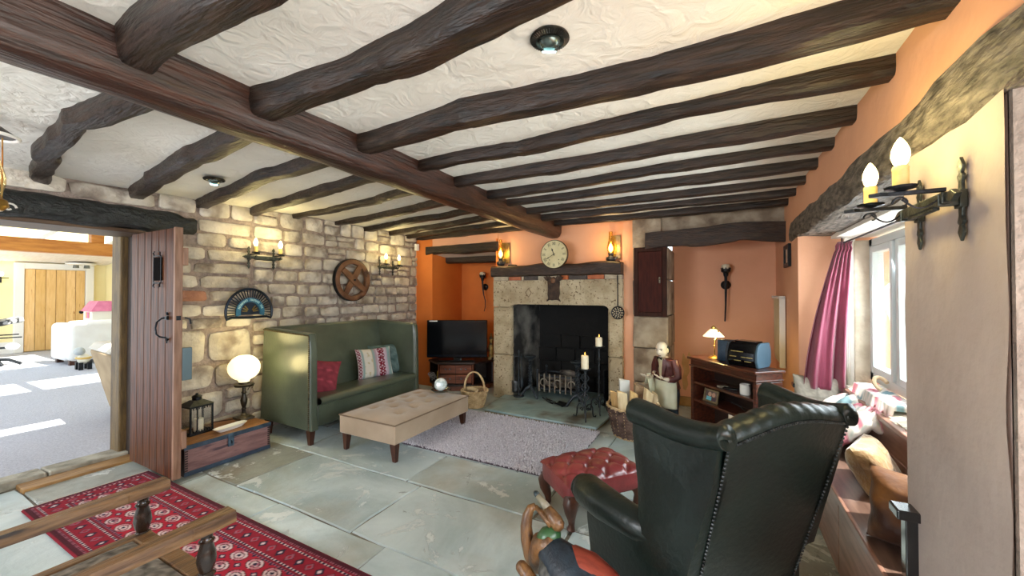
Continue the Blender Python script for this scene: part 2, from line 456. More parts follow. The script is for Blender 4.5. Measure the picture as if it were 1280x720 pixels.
# ---- left wall: mortar core with the doorway cut out, each stone a piece
mw = MB()
mw.bx(-4.93, XL, 1.56, 5.9, -.1, 2.6)
mw.bx(-4.93, XL, .2, 1.56, 2.22, 2.6)
mw.bx(-4.93, XL, -2.75, .2, -.1, 2.6)
wl = struct('wall_left', mw, MORTAR, 'rubble sandstone wall with the doorway to the next room', 'wall', smooth=0)
rs = random.Random(21)
def stone(y0, y1, z0, z1, proud, seed, x=XL, ax='x', sgn=1):
    cy, cz_ = (y0+y1)/2, (z0+z1)/2; hw, hh = (y1-y0)/2, (z1-z0)/2
    rd = random.Random(seed)
    n = 14; out = []
    mn = min(hw, hh); co = [[(rd.uniform(-.06, .14)*mn, rd.uniform(-.06, .14)*mn) for _ in (0, 1)] for _ in (0, 1)]
    und = .022*noise.noise((cy*1.6, cz_*.8, 4.2))
    cz_ += und
    for k in range(n):
        a = 2*PI*(k+.5)/n
        c, s = math.cos(a), math.sin(a); p = .34
        u = math.copysign(abs(c)**p, c); v = math.copysign(abs(s)**p, s)
        s_, t_ = (u+1)/2, (v+1)/2
        cu = sum(co[i][j][0]*(s_ if i else 1-s_)*(t_ if j else 1-t_) for i in (0, 1) for j in (0, 1)); cv = sum(co[i][j][1]*(s_ if i else 1-s_)*(t_ if j else 1-t_) for i in (0, 1) for j in (0, 1))
        out.append((u*(hw*(1+rd.uniform(-.05, .04))-cu), v*(hh*(1+rd.uniform(-.07, .05))-cv)))
    tilt = rd.uniform(-.2, .2)*proud/hw, rd.uniform(-.25, .25)*proud/hh
    def P(u, v, d):
        d = d+(u*tilt[0]+v*tilt[1])*(d/proud)
        return (x+sgn*d, cy+u, cz_+v) if ax == 'x' else (cy+u, x+sgn*d, cz_+v)
    r0 = [P(u, v, -.03) for u, v in out]
    r1 = [P(u*.985, v*.975, proud*(.70+rd.uniform(-.14, .14))) for u, v in out]
    r2 = [P(u*.90+rd.uniform(-.006, .006), v*.84+rd.uniform(-.006, .006), proud*(1+rd.uniform(-.22, .16))) for u, v in out]
    r3 = [P(u*.45, v*.42, proud*(1.06+rd.uniform(-.26, .24))) for u, v in out]
    return MB().loft([r0, r1, r2, r3])
CL = [0, .26, .54, .80, 1.14, 1.26, 1.40, 1.53, 1.68, 1.80, 1.95, 2.09, 2.24, 2.43]
CR = [0, .22, .42, .60, .76, .92, 1.06, 1.19, 1.33, 1.46, 1.60, 1.76, 1.92, 2.08, 2.24, 2.44]
sid = 0
def lay(ya, yb, z0, z1, wmin, wmax):
    global sid
    y = ya
    while y < yb-.02:
        w = rs.uniform(wmin, wmax)
        if yb-(y+w) < wmin*.7: w = yb-y
        j0, j1 = rs.uniform(.007, .014), rs.uniform(.006, .014)
        dz0, dz1 = rs.uniform(-.012, .012), rs.uniform(-.012, .012)
        sid += 1
        if z1-z0 > .15 and w < .30 and rs.random() < .35:
            zm = z0+(z1-z0)*rs.uniform(.4, .6)
            obj('stone', stone(y+j0, y+w-j0, z0+j1, zm-j1*.7, rs.uniform(.022, .04), sid), STONEM, wl, smooth=60)
            obj('stone', stone(y+j0, y+w-j0, zm+j1*.7, z1-j1, rs.uniform(.022, .04), sid+900), STONEM, wl, smooth=60)
        else:
            red = (1.39 < z0 < 1.41 and 1.55 < y < 1.75)
            obj('stone', stone(y+j0, y+w-j0, z0+j1+dz0*.6, z1-j1+dz1*.6, rs.uniform(.020, .036), sid), REDSTONE if red else STONEM, wl, smooth=48)
        y += w
for z0, z1 in zip(CL, CL[1:]):
    ya = 1.60 if not (z1 > 2.05 and z0 < 2.23) else 1.90
    if z1 <= 1.15: lay(ya, 2.42, z0, z1, .30, .74)
    else: lay(ya, 2.42, z0, z1, .20, .46)
for z0, z1 in zip(CR, CR[1:]):
    lay(2.42, YB+.02, z0, z1, .15, .36)
lay(.05, 1.60, 2.235, 2.40, .34, .62)
# doorway lintel (charred), its under-board, jamb posts
m = MB()
rings = []
for i in range(31):
    y = -.1+i*1.98/30
    z0 = 2.045+.01*math.sin(i*.9); z1 = 2.235+.006*math.sin(i*1.7)-(.03 if i > 28 else 0)
    r = []
    for (x, z) in ((-4.95, z1), (-4.42, z1), (-4.375, z1-.02), (-4.36, (z0+z1)/2+.04), (-4.365, (z0+z1)/2-.04), (-4.375, z0+.02), (-4.42, z0), (-4.95, z0)):
        j = noise.noise_vector((x*6, y*8, z*12))*.014
        r.append((x+(j.x if x > -4.9 else 0), y+j.y*.4, z+j.z*.5))
    rings.append(r)
m.loft(rings)
obj('door_lintel', m, CHAR, wl, smooth=40, label='charred black oak lintel over the doorway')
m = MB().bx(-4.94, -4.47, .1, 1.56, 2.018, 2.05)
obj('lintel_board', m, mat('dark_board', (64, 44, 28), (100, 74, 48), rough=.5, scale=4, stretch=(8, 1, 8)), wl, smooth=0, bevel=.004)
JAMB = mat('jamb_oak', (74, 56, 28), (112, 88, 48), rough=.6, scale=5, stretch=(7, 7, 1), bump=.4)
JAMB2 = mat('jamb_oak_dark', (34, 22, 14), (56, 38, 24), rough=.6, scale=5, stretch=(7, 7, 1), bump=.3)
m = jitter(MB().bx(-5.06, -4.86, 1.50, 1.64, 0, 2.04), .006); obj('door_jamb', m, JAMB, wl, smooth=0, bevel=.012)
m = MB().bx(-4.86, -4.56, 1.55, 1.64, 0, 2.04); obj('door_jamb', m, JAMB2, wl, smooth=0, bevel=.006)
# white sensor box high in the corner
o = obj('alarm_sensor', MB().box((-4.36, 4.93, 2.245), (.05, .07, .11)), WHITE, None, smooth=0, bevel=.008)
tag(o, 'small white alarm sensor box at top corner of stone wall', 'sensor')

# ---- back wall
mb = MB()
mb.bx(-4.93, -4.10, YB, YA+.2, -.1, 2.5)                # strip beside the stone wall
mb.bx(-4.93, -2.86, YB, YB+.24, 2.22, 2.5)              # above the alcove
mb.bx(-2.87, -.92, YB, YB+.1, 1.82, 2.5)                # above the mantel
mb.bx(-1.05, -.92, YB-.05, YB+.2, -.1, 2.5)             # strip right of the fireplace
wb = struct('wall_back', mb, ORANGE, 'terracotta painted fireplace wall with an alcove at each side', 'wall', smooth=0)
m = MB().bx(-4.35, -2.8, YA, YA+.1, -.1, 2.5); m.bx(-2.90, -2.868, YF+.12, YA, -.1, 2.3)
m.bx(-4.42, -4.095, YB-.004, YB+.2, -.1, 2.5)
m.bx(-4.098, -4.092, YB, YA, -.1, 2.3)
obj('alcove_faces', m, DEEP, wb, smooth=0)
m = MB().bx(-.55, .80, 5.70, 5.85, -.1, 2.5)
obj('recess_paint', m, mat('peach_paint', (236, 174, 138), (226, 162, 126), rough=.6, scale=1.4, bump=.2, bscale=8), wb, smooth=0)
m = MB().loft([[(-4.10, YB+.05, 2.125), (-2.87, YB+.05, 2.125), (-2.87, YB+.05, 2.26), (-4.10, YB+.05, 2.26)], [(-4.10, YA, 2.05), (-2.87, YA, 2.05), (-2.87, YA, 2.26), (-4.10, YA, 2.26)]]); obj('alcove_soffit', m, PLASTER, wb, smooth=0)
o = obj('alcove_lintel', beam([(-4.22, YB+.06, 2.215), (-2.86, YB+.06, 2.225)], .16, .105, 61, n=20), BEAM_X, wb, smooth=50, label='rough dark oak lintel over the television alcove')
obj('alcove_lintel', beam([(-4.10, YB+.42, 2.07), (-2.86, YB+.42, 2.06)], .14, .075, 62, n=20), BEAM_X, wb, smooth=50)
m = MB().bx(-.925, -.60, 4.915, 5.0, 2.05, 2.5); m.bx(-.60, .72, 4.98, 5.75, 2.16, 2.5)
PILLAR = mat('grey_sandstone', (140, 124, 106), (184, 170, 150), rough=.9, scale=5, bump=.9, bscale=14, bdetail=8, col3=(112, 94, 78), s3=4, m3=(.5, .68), rnd=.12)
obj('recess_head', m, PILLAR, wb, smooth=0)
pm = [0, .42, .83, 1.22, 1.66, 2.06]
for k in range(5):
    m = MB().bx(-.925, -.525, 4.93, 5.70, pm[k]+.005, pm[k+1]-.005)
    obj('pillar_stone', jitter(m, .010, 2.3, k), PILLAR, wb, smooth=0, bevel=.014)
obj('recess_lintel', beam([(-.77, 4.93, 2.185), (-.3, 4.93, 2.20), (.2, 4.93, 2.235), (.72, 4.93, 2.20)], .14, .155, 77, n=26), WOOD_DK, wb, smooth=50,
    label='thick dark oak lintel over the bookcase recess')
obj('skirting', MB().bx(-.52, .62, 5.67, 5.70, 0, .12), mat('worn_skirting', (150, 110, 62), (182, 140, 86), rough=.6, scale=8), wb, smooth=0)
# worn patch where the paint has peeled, low on the recess wall
PX = -.29
pp = [(-.13, .22), (-.10, .20), (-.07, .28), (-.085, .38), (-.05, .46), (-.065, .56), (-.03, .66), (-.06, .72), (-.09, .62), (-.13, .70), (-.15, .56), (-.12, .46), (-.145, .34)]
m = MB().loft([[(x+PX, 5.70, z) for x, z in pp], [(x+PX, 5.694, z) for x, z in pp]])
obj('peeled_patch', m, mat('bare_plaster', (214, 170, 120), (200, 152, 100), rough=.9, scale=9), wb, smooth=0)

# ---- right wall: window recess between the far reveal and the near pier
mr = MB()
mr.bx(XR, 1.4, 4.20, 5.75, -.1, 2.5)                    # far stub with the reveal
mr.bx(XR, 1.4, -1.6, 4.20, 2.10, 2.5)                   # above the lintel
mr.bx(XR, 1.4, -2.75, -1.1, -.1, 2.5)
mr.bx(.93, 1.4, -1.1, 1.4, -.1, .73)
mr.bx(.93, 1.4, 1.985, 4.22, -.1, .73)                   # wall under the sill
wr = struct('wall_right', mr, ORANGE, 'terracotta plaster window wall with a deep recess and pier', 'wall', smooth=0)
# pier, wavy buff plaster with a grey end face
m = MB()
def pier_x(y, z): return XR+.006*noise.noise((y*2, z*2, 1))
m.grid(lambda a, b: (pier_x(1.40+a*.585, -.1+b*2.12), 1.40+a*.585+.012*noise.noise((0, b*9, a)) * (1 if a in (0, 1) else 0), -.1+b*2.12), 8, 30)
m.bx(XR+.012, 1.4, 1.41, 1.975, -.1, 2.05)
obj('pier', m, PIERM, wr, smooth=60)
m = MB().bx(XR+.012, 1.4, 1.395, 1.415, -.1, 2.05)
obj('pier_end', m, mat('grey_render', (116, 104, 94), (140, 128, 116), rough=.9, scale=6, bump=.7, bscale=30), wr, smooth=0)
# lintel over the window
rings = []
for i in range(45):
    y = -1.15+i*5.69/44
    z0 = 1.985+.012*noise.noise((y*2, 3, 1)); z1 = 2.165+.02*noise.noise((y*2.3, 7, 1))-(.04 if i > 43 else 0)
    r = []
    for (x, z) in ((.95, z1), (.64, z1), (.605, z1-.015), (.598, (z0+z1)/2), (.604, z0+.02), (.625, z0), (.74, z0+.004), (.88, z0-.004)):
        j = noise.noise_vector((x*7, y*7, z*10))*.012+noise.noise_vector((x*20, y*22, z*24))*.007
        r.append((x+(j.x if x < .86 else 0), y, z+j.z))
    rings.append(r)
obj('window_lintel', MB().loft(rings), GREYBEAM, wr, smooth=50, label='rough weathered timber lintel over the window recess')
# white soffit, stone jamb and sill
WHP = mat('white_plaster', (236, 232, 224), (226, 220, 210), rough=.8, scale=3, bump=.4, bscale=8)
m = MB().bx(.85, 1.2, 1.985, 4.20, 1.955, 2.0); m.bx(.93, 1.0, 4.165, 4.2, .7, 1.96)
obj('window_soffit', m, WHP, wr, smooth=0)
m = jitter(MB().bx(.985, 1.10, 4.155, 4.22, .70, 1.93), .008, 3); m.v = [(a, b, c) for a, b, c in m.v]
obj('window_jamb_stone', m, mat('pale_stone', (196, 180, 158), (224, 212, 192), rough=.9, scale=6, bump=.8, bscale=20), wr, smooth=0, bevel=.012)
SILL = mat('limewashed_stone', (226, 216, 196), (240, 232, 216), rough=.85, scale=6, bump=.9, bscale=10, col3=(206, 160, 86), s3=4.0, m3=(.60, .72))
for (a, b) in ((1.99, 2.45), (2.46, 2.95), (2.96, 3.52), (3.53, 4.16)):
    m = MB().grid(lambda s, t: (.90+s*.23, a+t*(b-a), .775+.028*noise.noise((s*2, t*3, a*4))-.03*((2*t-1)**6)-.03*((1-s)**6)), 8, 12)
    m.bx(.91, 1.13, a+.01, b-.01, .68, .75)
    obj('sill_stone', m, SILL, wr, smooth=50)

struct('wall_rear', MB().bx(-4.93, 1.4, -2.80, -2.60, -.1, 2.6), WHP, 'pale plaster wall behind the viewpoint', 'wall', smooth=0)
# ---- window
UPVC = mat('grey_window_frame', (196, 204, 206), rough=.35)
m = MB()
for (y0, y1, z0, z1) in ((4.09, 4.17, .80, 1.93), (1.985, 2.05, .80, 1.93), (1.985, 4.17, .80, .87), (1.985, 4.17, 1.87, 1.93), (3.58, 3.64, .87, 1.87), (3.02, 3.08, .87, 1.87), (2.48, 2.54, .87, 1.87)):
    m.bx(1.085, 1.155, y0, y1, z0, z1)
win = struct('window_1', m, UPVC, 'grey framed casement window above the window seat', 'window', smooth=0, bevel=.006)
PANE = mat_glass('window_glass', (.97, .99, .98), .05)
for (y0, y1) in ((3.64, 4.09), (3.08, 3.58), (2.54, 3.02), (2.05, 2.48)):
    m = MB(); z0, z1 = .875, 1.865; t = .05
    m.bx(1.07, 1.14, y0+.005, y0+t, z0, z1).bx(1.07, 1.14, y1-t, y1-.005, z0, z1).bx(1.07, 1.14, y0+t, y1-t, z0, z0+t).bx(1.07, 1.14, y0+t, y1-t, z1-t, z1)
    s = obj('window_sash', m, UPVC, win, smooth=0, bevel=.006)
    obj('pane', MB().bx(1.10, 1.108, y0+t-.005, y1-t+.005, z0+t-.005, z1-t+.005), PANE, s, smooth=0)
# ground outside
g = struct('ground', MB().bx(1.45, 30, -12, 22, -.5, -.3), mat('pale_gravel', (176, 172, 160), (196, 192, 180), rough=1, scale=20), 'pale gravel ground outside the window', 'ground', smooth=0)

# ---- door to the next room: boarded oak, opened into the room
DOORW = mat('door_boards', (62, 32, 16), (98, 56, 30), rough=.5, spec=.25, scale=4, stretch=(9, 9, .8), bump=.15, bscale=6, rnd=.12, coat=.05)
dr = struct('door_1', MB().bx(-4.58, -3.80, 1.505, 1.53, .03, 2.02), DOORW, 'boarded brown oak door standing open beside the stone wall', 'door', smooth=0)
nb = 6; x0, x1 = -4.575, -3.805
for k in range(nb):
    a = x0+(x1-x0)*k/nb; b = x0+(x1-x0)*(k+1)/nb
    obj('board', MB().bx(a+.003, b-.003, 1.485, 1.508, .035, 2.015), DOORW, dr, smooth=0, bevel=.004)
EDGE = mat('door_edge', (116, 82, 60), (150, 114, 92), rough=.5, scale=4, stretch=(9, 9, 1))
obj('edge_strip', MB().bx(-3.803, -3.775, 1.482, 1.535, .03, 2.02), EDGE, dr, smooth=0, bevel=.003)
obj('ledge', MB().bx(-4.5, -3.76, 1.53, 1.565, .26, .40).bx(-4.5, -3.76, 1.53, 1.565, 1.72, 1.86), EDGE, dr, smooth=0, bevel=.004)
# grille, ring handle and latch
h = obj('grille', MB().bx(-4.12, -3.99, 1.475, 1.484, 1.60, 1.79), mat('grille_dark', (10, 6, 5), rough=.9, spec=.05), dr, smooth=0)
m = MB()
for sx in (-1, 1): m.tube([(-4.055+sx*.066, 1.474, 1.585), (-4.055+sx*.066, 1.474, 1.80)], .0035, 6)
for zz, sg in ((1.58, -1), (1.80, 1)):
    m.tube([(-4.115, 1.472, zz), (-3.995, 1.472, zz)], .006, 6)
    for sx in (-1, 1): m.tube([(-4.055+sx*.05, 1.472, zz), (-4.055+sx*.06, 1.468, zz+sg*.03), (-4.055+sx*.035, 1.468, zz+sg*.035)], .005, 5)
obj('grille_frame', m, IRON, h)
m = MB().tube([(-3.885, 1.46, 1.30), (-3.885, 1.44, 1.295), (-3.93, 1.43, 1.27), (-3.955, 1.43, 1.22), (-3.94, 1.43, 1.17), (-3.90, 1.44, 1.15), (-3.87, 1.465, 1.145)], .007, 6)
m.box((-3.885, 1.476, 1.30), (.03, .015, .03)); m.tube([(-3.885, 1.478, 1.32), (-3.885, 1.475, 1.345)], .008, 6).tube([(-3.94, 1.47, 1.302), (-3.87, 1.47, 1.302)], .005, 6)
m.ball((-3.875, 1.474, 1.13), .012, 8, 6).tube([(-3.875, 1.474, 1.13), (-3.88, 1.474, 1.10)], .005, 6)
obj('door_handle', m, IRON, dr)
m = MB().box((-3.79, 1.508, 1.30), (.035, .03, .035)).tube([(-3.775, 1.55, 1.30), (-3.755, 1.575, 1.29), (-3.75, 1.58, 1.25)], .007, 6)
obj('latch', m, IRON, dr)
m = MB().bx(-3.80, -3.768, 1.535, 1.60, .80, 1.06); obj('lock_box', m, mat('grey_metal', (92, 108, 112), rough=.4, metal=.5), dr, smooth=0, bevel=.004)

# ================================================================== NEXT ROOM THROUGH THE DOORWAY
YEL = mat('yellow_paint', (244, 230, 178), (240, 224, 168), rough=.7, scale=2)
PALE = mat('pale_yellow', (240, 232, 196), rough=.7)
WHT = mat('white_gloss', (236, 234, 228), rough=.4)
m = MB().bx(-15.5, -15.3, -.8, 4.5, -.1, 3.4)
wf = struct('wall_far', m, YEL, 'yellow end wall of the next room behind the pine door', 'wall', smooth=0)
m = MB().bx(-15.4, -4.93, 4.42, 4.6, -.1, 3.4)
struct('wall_side', m, YEL, 'yellow side wall of the next room', 'wall', smooth=0)
m = MB().bx(-15.3, -15.27, -.8, 2.78, .02, .30); m.bx(-15.3, -15.27, 4.0, 4.42, .02, .3)
obj('baseboard', m, WHT, wf, smooth=0)
# pine door
PINE = mat('knotty_pine', (222, 178, 112), (234, 194, 132), rough=.45, scale=4, stretch=(8, 8, .8), rnd=.1, col3=(186, 126, 66), s3=6, m3=(.66, .70))
m = MB(); m.bx(-15.3, -15.2, 2.78, 2.94, .02, 2.25).bx(-15.3, -15.2, 4.0, 4.16, .02, 2.25).bx(-15.3, -15.2, 2.94, 4.0, 2.10, 2.25)
d2 = struct('door_2', m, WHT, 'far pine door in a white frame in the next room', 'door', smooth=0, bevel=.01)
for k in range(6):
    a = 2.945+k*1.05/6
    obj('board', MB().bx(-15.29, -15.23, a+.004, a+1.05/6-.004, .04, 2.095), PINE, d2, smooth=0, bevel=.006)
obj('door_knob', MB().ball((-15.19, 3.92, .98), .045, 10, 8), IRON, d2)
# sloping boarded ceiling with a roof window and an unseen one added for light, orange tie beam and rafters
def slope(mb):
    mb.v = [(x, y, z+(x+15.3)*.11-.35) for x, y, z in mb.v]; return mb
m = MB(); zc = 2.62
for (xa, xb, ya, yb) in ((-15.4, -4.7, 3.55, 4.5), (-15.4, -4.7, -.8, .55), (-15.4, -13.0, .55, 3.55), (-10.2, -8.3, .55, 3.55), (-7.0, -4.7, .55, 3.55)):
    m.bx(xa, xb, ya, yb, zc, zc+.1)
c2 = struct('ceiling_far', slope(m), mat('white_boards', (226, 214, 200), (236, 228, 218), rough=.6, scale=3, stretch=(1, 8, 1)), 'sloping white ceiling of the next room with roof windows', 'ceiling', smooth=0)
for nme, xa, xb in (('window_2', -13.0, -10.2), ('added_window', -8.3, -7.0)):
    m = MB()
    for (a, b, y0, y1) in ((xa, xa+.06, .55, 3.55), (xb-.06, xb, .55, 3.55), (xa, xb, .55, .61), (xa, xb, 3.49, 3.55), (xa, xb, 1.5, 1.6), (xa, xb, 2.5, 2.6)):
        m.bx(a, b, y0, y1, zc-.02, zc+.14)
    w2 = struct(nme, slope(m), WHT, ('roof window nearer the pine door in the next room' if xa < -9 else 'unseen roof window added for light nearer the doorway'), 'window', smooth=0)
    for y0 in (.61, 1.6, 2.6):
        obj('pane', slope(MB().bx(xa+.06, xb-.06, y0, y0+.89, zc+.05, zc+.06)), PANE, w2, smooth=0)
ORB = mat('orange_pine_beam', (176, 106, 30), (206, 136, 52), rough=.5, scale=4, stretch=(6, 1, 6), bump=.2)
obj('tie_beam', MB().bx(-9.6, -9.4, -.7, 4.42, 2.14, 2.35), ORB, c2, smooth=0, bevel=.01)
for y in (.9, 2.62):
    obj('post', MB().bx(-9.58, -9.42, y-.08, y+.08, 2.35, 2.92), ORB, c2, smooth=0, bevel=.01)
# ================================================================== FIREPLACE
FPX0, FPX1 = -2.87, -1.04
LIME = mat('pitted_limestone', (166, 148, 118), (198, 182, 152), rough=.85, scale=5, bump=1.0, bscale=38, bdetail=3, rnd=.06, col3=(116, 96, 70), s3=34, m3=(.60, .66))
SOOT = mat('soot_black', (5, 5, 5), (12, 11, 10), rough=.85, scale=4, bump=.8, bscale=10)
SOOT2 = mat('sooty_stone', (34, 33, 33), (124, 120, 114), rough=.8, scale=4, lo=.42, hi=.72, bump=.8, bscale=12)
fp = thing('fireplace', 'large limestone fireplace with sooty hearth under a dark oak mantel beam', 'fireplace', (-1.95, YF, 0))
for (z0, z1) in ((0, .62), (.625, 1.295)):
    m = MB().prism([(FPX0, YF), (FPX0+.27, YF), (FPX0+.29, YF+.03), (FPX0+.36, 5.3), (FPX0, 5.3)], z0, z1)
    obj('jamb', jitter(m, .006, 3, z0), LIME, fp, world=True, smooth=0, bevel=.012)
for (z0, z1) in ((0, .70), (.705, 1.295)):
    m = MB().prism([(FPX1-.16, YF), (FPX1, YF), (FPX1, 5.3), (FPX1-.24, 5.3), (FPX1-.18, YF+.03)], z0, z1)
    obj('jamb', jitter(m, .006, 3, z0+4), LIME, fp, world=True, smooth=0, bevel=.012)
xa, xb = FPX0+.27, FPX1-.16
poly = [(FPX0, 1.30), (xa-.0, 1.30)]
for k in range(6):
    a = PI/2*k/5; poly.append((xa+.07*(1-math.cos(a)) if False else xa+.08-.08*math.cos(a), 1.26+.08*math.sin(a)))
for k in range(6):
    a = PI/2*k/5; poly.append((xb-.08+.08*math.sin(a), 1.26+.08*math.cos(a)))
poly += [(FPX1, 1.30), (FPX1, 1.67), (FPX0, 1.67)]
Mf = Matrix(((1, 0, 0, 0), (0, 0, 1, 0), (0, 1, 0, 0), (0, 0, 0, 1)))   # (x, y, z) -> (x, z, y)
obj('lintel_stone', MB().prism(poly, YF-.003, 5.25, Mf), LIME, fp, world=True, smooth=0, bevel=.008)
# lozenge cut in the lintel
m = MB()
for i in range(4):
    a, b = PI/2*i, PI/2*(i+1)
    m.tube([(-2.31+.045*math.cos(a), YF-.004, 1.50+.06*math.sin(a)), (-2.31+.045*math.cos(b), YF-.004, 1.50+.06*math.sin(b))], .005, 5)
obj('carved_lozenge', m, mat('carved_line', (120, 100, 74), rough=.9), fp, world=True)
# brick course under the mantel
RB = mat('red_slip_brick', (168, 92, 58), (190, 112, 76), rough=.9, scale=12, bump=.5, bscale=50, rnd=.12)
DB = mat('dark_blue_brick', (66, 58, 54), (92, 82, 76), rough=.8, scale=12, bump=.5, bscale=50)
LB = mat('pale_slip', (170, 154, 130), (196, 182, 158), rough=.9, scale=10, bump=.6, bscale=40)
bw = [(.25, LB), (.20, RB), (.04, LB), (.21, DB), (.12, LB), (.20, LB), (.12, RB), (.25, DB), (.22, RB), (.22, LB)]
x = FPX0
obj('brick_bed', MB().bx(FPX0, FPX1, YF+.02, 5.2, 1.665, 1.735), MORTAR, fp, world=True, smooth=0)
for w, mt in bw:
    obj('brick', jitter(MB().bx(x+.006, min(x+w-.006, FPX1), YF-.008, YF+.1, 1.674, 1.728), .003, 9), mt, fp, world=True, smooth=0, bevel=.004)
    x += w
rings = []
for i in range(31):
    x = FPX0-.0+i*1.83/30
    z0 = 1.725+.004*math.sin(i*.8); z1 = 1.885+.012*math.sin(i*.5+1)-(.02 if i < 5 else 0)
    r = []
    for (y, z) in ((5.1, z1), (YF-.05, z1), (YF-.075, z1-.02), (YF-.08, (z0+z1)/2), (YF-.075, z0+.015), (YF-.05, z0), (5.1, z0)):
        j = noise.noise_vector((x*7, y*9, z*11))*.009
        r.append((x, y+(j.y if y < 5 else 0), z+j.z*.6))
    rings.append(r)
obj('mantel_beam', MB().loft(rings), WOOD_DK, fp, world=True, smooth=45, label='rough dark oak mantel beam')
# firebox
m = MB()
m.prism([(FPX0+.3, YF+.06), (FPX0+.42, 5.62), (FPX0+.25, 5.62), (FPX0+.2, YF+.06)], 0, 1.9)
obj('firebox_side', jitter(m, .01, 4), SOOT2, fp, world=True, smooth=0)
m = MB().prism([(FPX1-.19, YF+.06), (FPX1-.05, YF+.06), (FPX1-.1, 5.62), (FPX1-.3, 5.62)], 0, 1.9)
obj('firebox_side', m, SOOT, fp, world=True, smooth=0)
m = MB().bx(FPX0+.1, FPX1, 5.58, 5.70, 0, 2.2).bx(FPX0+.1, FPX1, YF+.16, 5.7, 2.0, 2.1).bx(FPX0+.1, FPX1, 5.13, 5.24, 1.32, 2.05)
obj('firebox_back', jitter(m, .01, 4), SOOT, fp, world=True, smooth=0)
k = 0
for r_ in range(4):
    for c_ in range(4):
        x0 = -2.47+c_*.30+(r_ % 2)*.08
        m = jitter(MB().bx(x0+.008, x0+.29, 5.55, 5.6, .08+r_*.20, .27+r_*.20), .01, 5, k); k += 1
        obj('back_stone', m, SOOT, fp, world=True, smooth=0, bevel=.01)
# slate hearth
SL = mat('slate_hearth', (126, 152, 154), (166, 188, 188), rough=.35, scale=3, bump=.3, bscale=14, col3=(96, 92, 80), s3=3, m3=(.5, .68))
HX = mat('hearth_edge', (120, 106, 78), (160, 148, 116), rough=.9, scale=9, bump=.8)
m = MB().prism([(-2.60, 4.16), (-1.9, 4.135), (-1.16, 4.13), (-1.13, 4.5), (-1.12, 4.86), (-1.28, 4.90), (-1.36, 5.58), (-2.46, 5.58), (-2.58, 4.90), (-2.68, 4.86), (-2.66, 4.5)], .035, .06)
hs = thing('hearth_slab', 'blue grey slate hearth slab raised before the fireplace', 'hearth', (-1.9, 4.5, 0))
obj('slab', m, SL, hs, world=True, smooth=0, bevel=.006)
m = MB().prism([(-2.585, 4.18), (-1.9, 4.155), (-1.18, 4.15), (-1.15, 4.5), (-1.14, 4.85), (-2.66, 4.85), (-2.64, 4.5)], 0, .036)
obj('bed_course', jitter(m, .006, 5), HX, hs, world=True, smooth=0)

# ================================================================== SEATING
GREENL = mat('green_leather', (74, 84, 70), (92, 100, 84), rough=.30, scale=3, bump=.10, bscale=60, coat=.25, col3=(64, 72, 60), s3=1.6, m3=(.45, .65))
LEGW = mat('leg_wood', (54, 28, 18), (80, 44, 28), rough=.35, scale=6, stretch=(6, 6, 1))
NAIL = mat('dull_nailheads', (56, 50, 40), (96, 86, 66), rough=.35, metal=.8, scale=30)
# ---- high backed settle (local: x = world +X, back to the wall)
st = thing('high_back_settle', 'high backed green leather settle standing against the stone wall', 'sofa', (-3.9, 3.22, 0))
Y0, Y1, XF, XBk = 2.45, 4.02, -3.50, -4.30
zt = 1.10
def arm(y0, y1):
    mb = MB()
    prof = []
    for (x, z) in ((XF+.02, .15), (XF, .30), (XF-.01, .95), (XF-.03, zt), (XBk+.02, zt+.03), (XBk-.03, .16)):
        prof.append((x, z))
    mb.loft([[(x, y0, z) for x, z in prof], [(x, y1, z) for x, z in prof]])
    return mb
obj('side_panel', arm(Y0, Y0+.085), GREENL, st, world=True, smooth=30, bevel=.016, bseg=3)
obj('side_panel', arm(Y1-.085, Y1), GREENL, st, world=True, smooth=30, bevel=.03, bseg=3)
m = MB().loft([[(-4.33, y, .16), (-4.32, y, zt+.03), (-4.19, y, zt+.035), (-4.10, y, .72), (-4.02, y, .42), (-4.02, y, .16)] for y in (Y0+.06, Y1-.06)])
obj('backrest', m, GREENL, st, world=True, smooth=30, bevel=.025, bseg=3)
def seatf(a, b):
    y = Y0+.10+a*(Y1-Y0-.20); t = b
    if t < .72: x = -4.06+(t/.72)*(.56); z = .395+.06*(t/.72)+.018*math.sin(t/.72*PI)+.008*math.sin(a*PI)
    else:
        q = (t-.72)/.28*PI; x = -3.50+.035*math.sin(q); z = .42+.035*math.cos(q)
    return (x, y, z)
m = MB().grid(seatf, 20, 24)
m.bx(-4.05, -3.505, Y0+.10, Y1-.10, .30, .39)
obj('seat', m, GREENL, st, world=True, smooth=60)
m = MB().bx(-4.05, -3.515, Y0+.09, Y1-.09, .17, .385)
obj('front_rail', m, GREENL, st, world=True, smooth=30, bevel=.015)
m = MB()
for i in range(46):
    z = .17+i*(.90/45); m.ball((XF-.02, Y0-.003, z), .0095, 6, 4)
for i in range(40):
    m.ball((XF-.04-i*.0185, Y0-.003, 1.082+.0007*i), .0095, 6, 4)
obj('nailhead_trim', m, NAIL, st, world=True, kind='stuff')
for (x, y) in ((XF-.06, Y0+.05), (XF-.06, Y1-.05), (XBk+.05, Y0+.05), (XBk+.05, Y1-.05)):
    obj('leg', MB().loft([[(x+a*.02, y+b*.02, 0) for a, b in ((-1, -1), (1, -1), (1, 1), (-1, 1))], [(x+a*.033, y+b*.033, .17) for a, b in ((-1, -1), (1, -1), (1, 1), (-1, 1))]]), LEGW, st, world=True, smooth=0, bevel=.003)

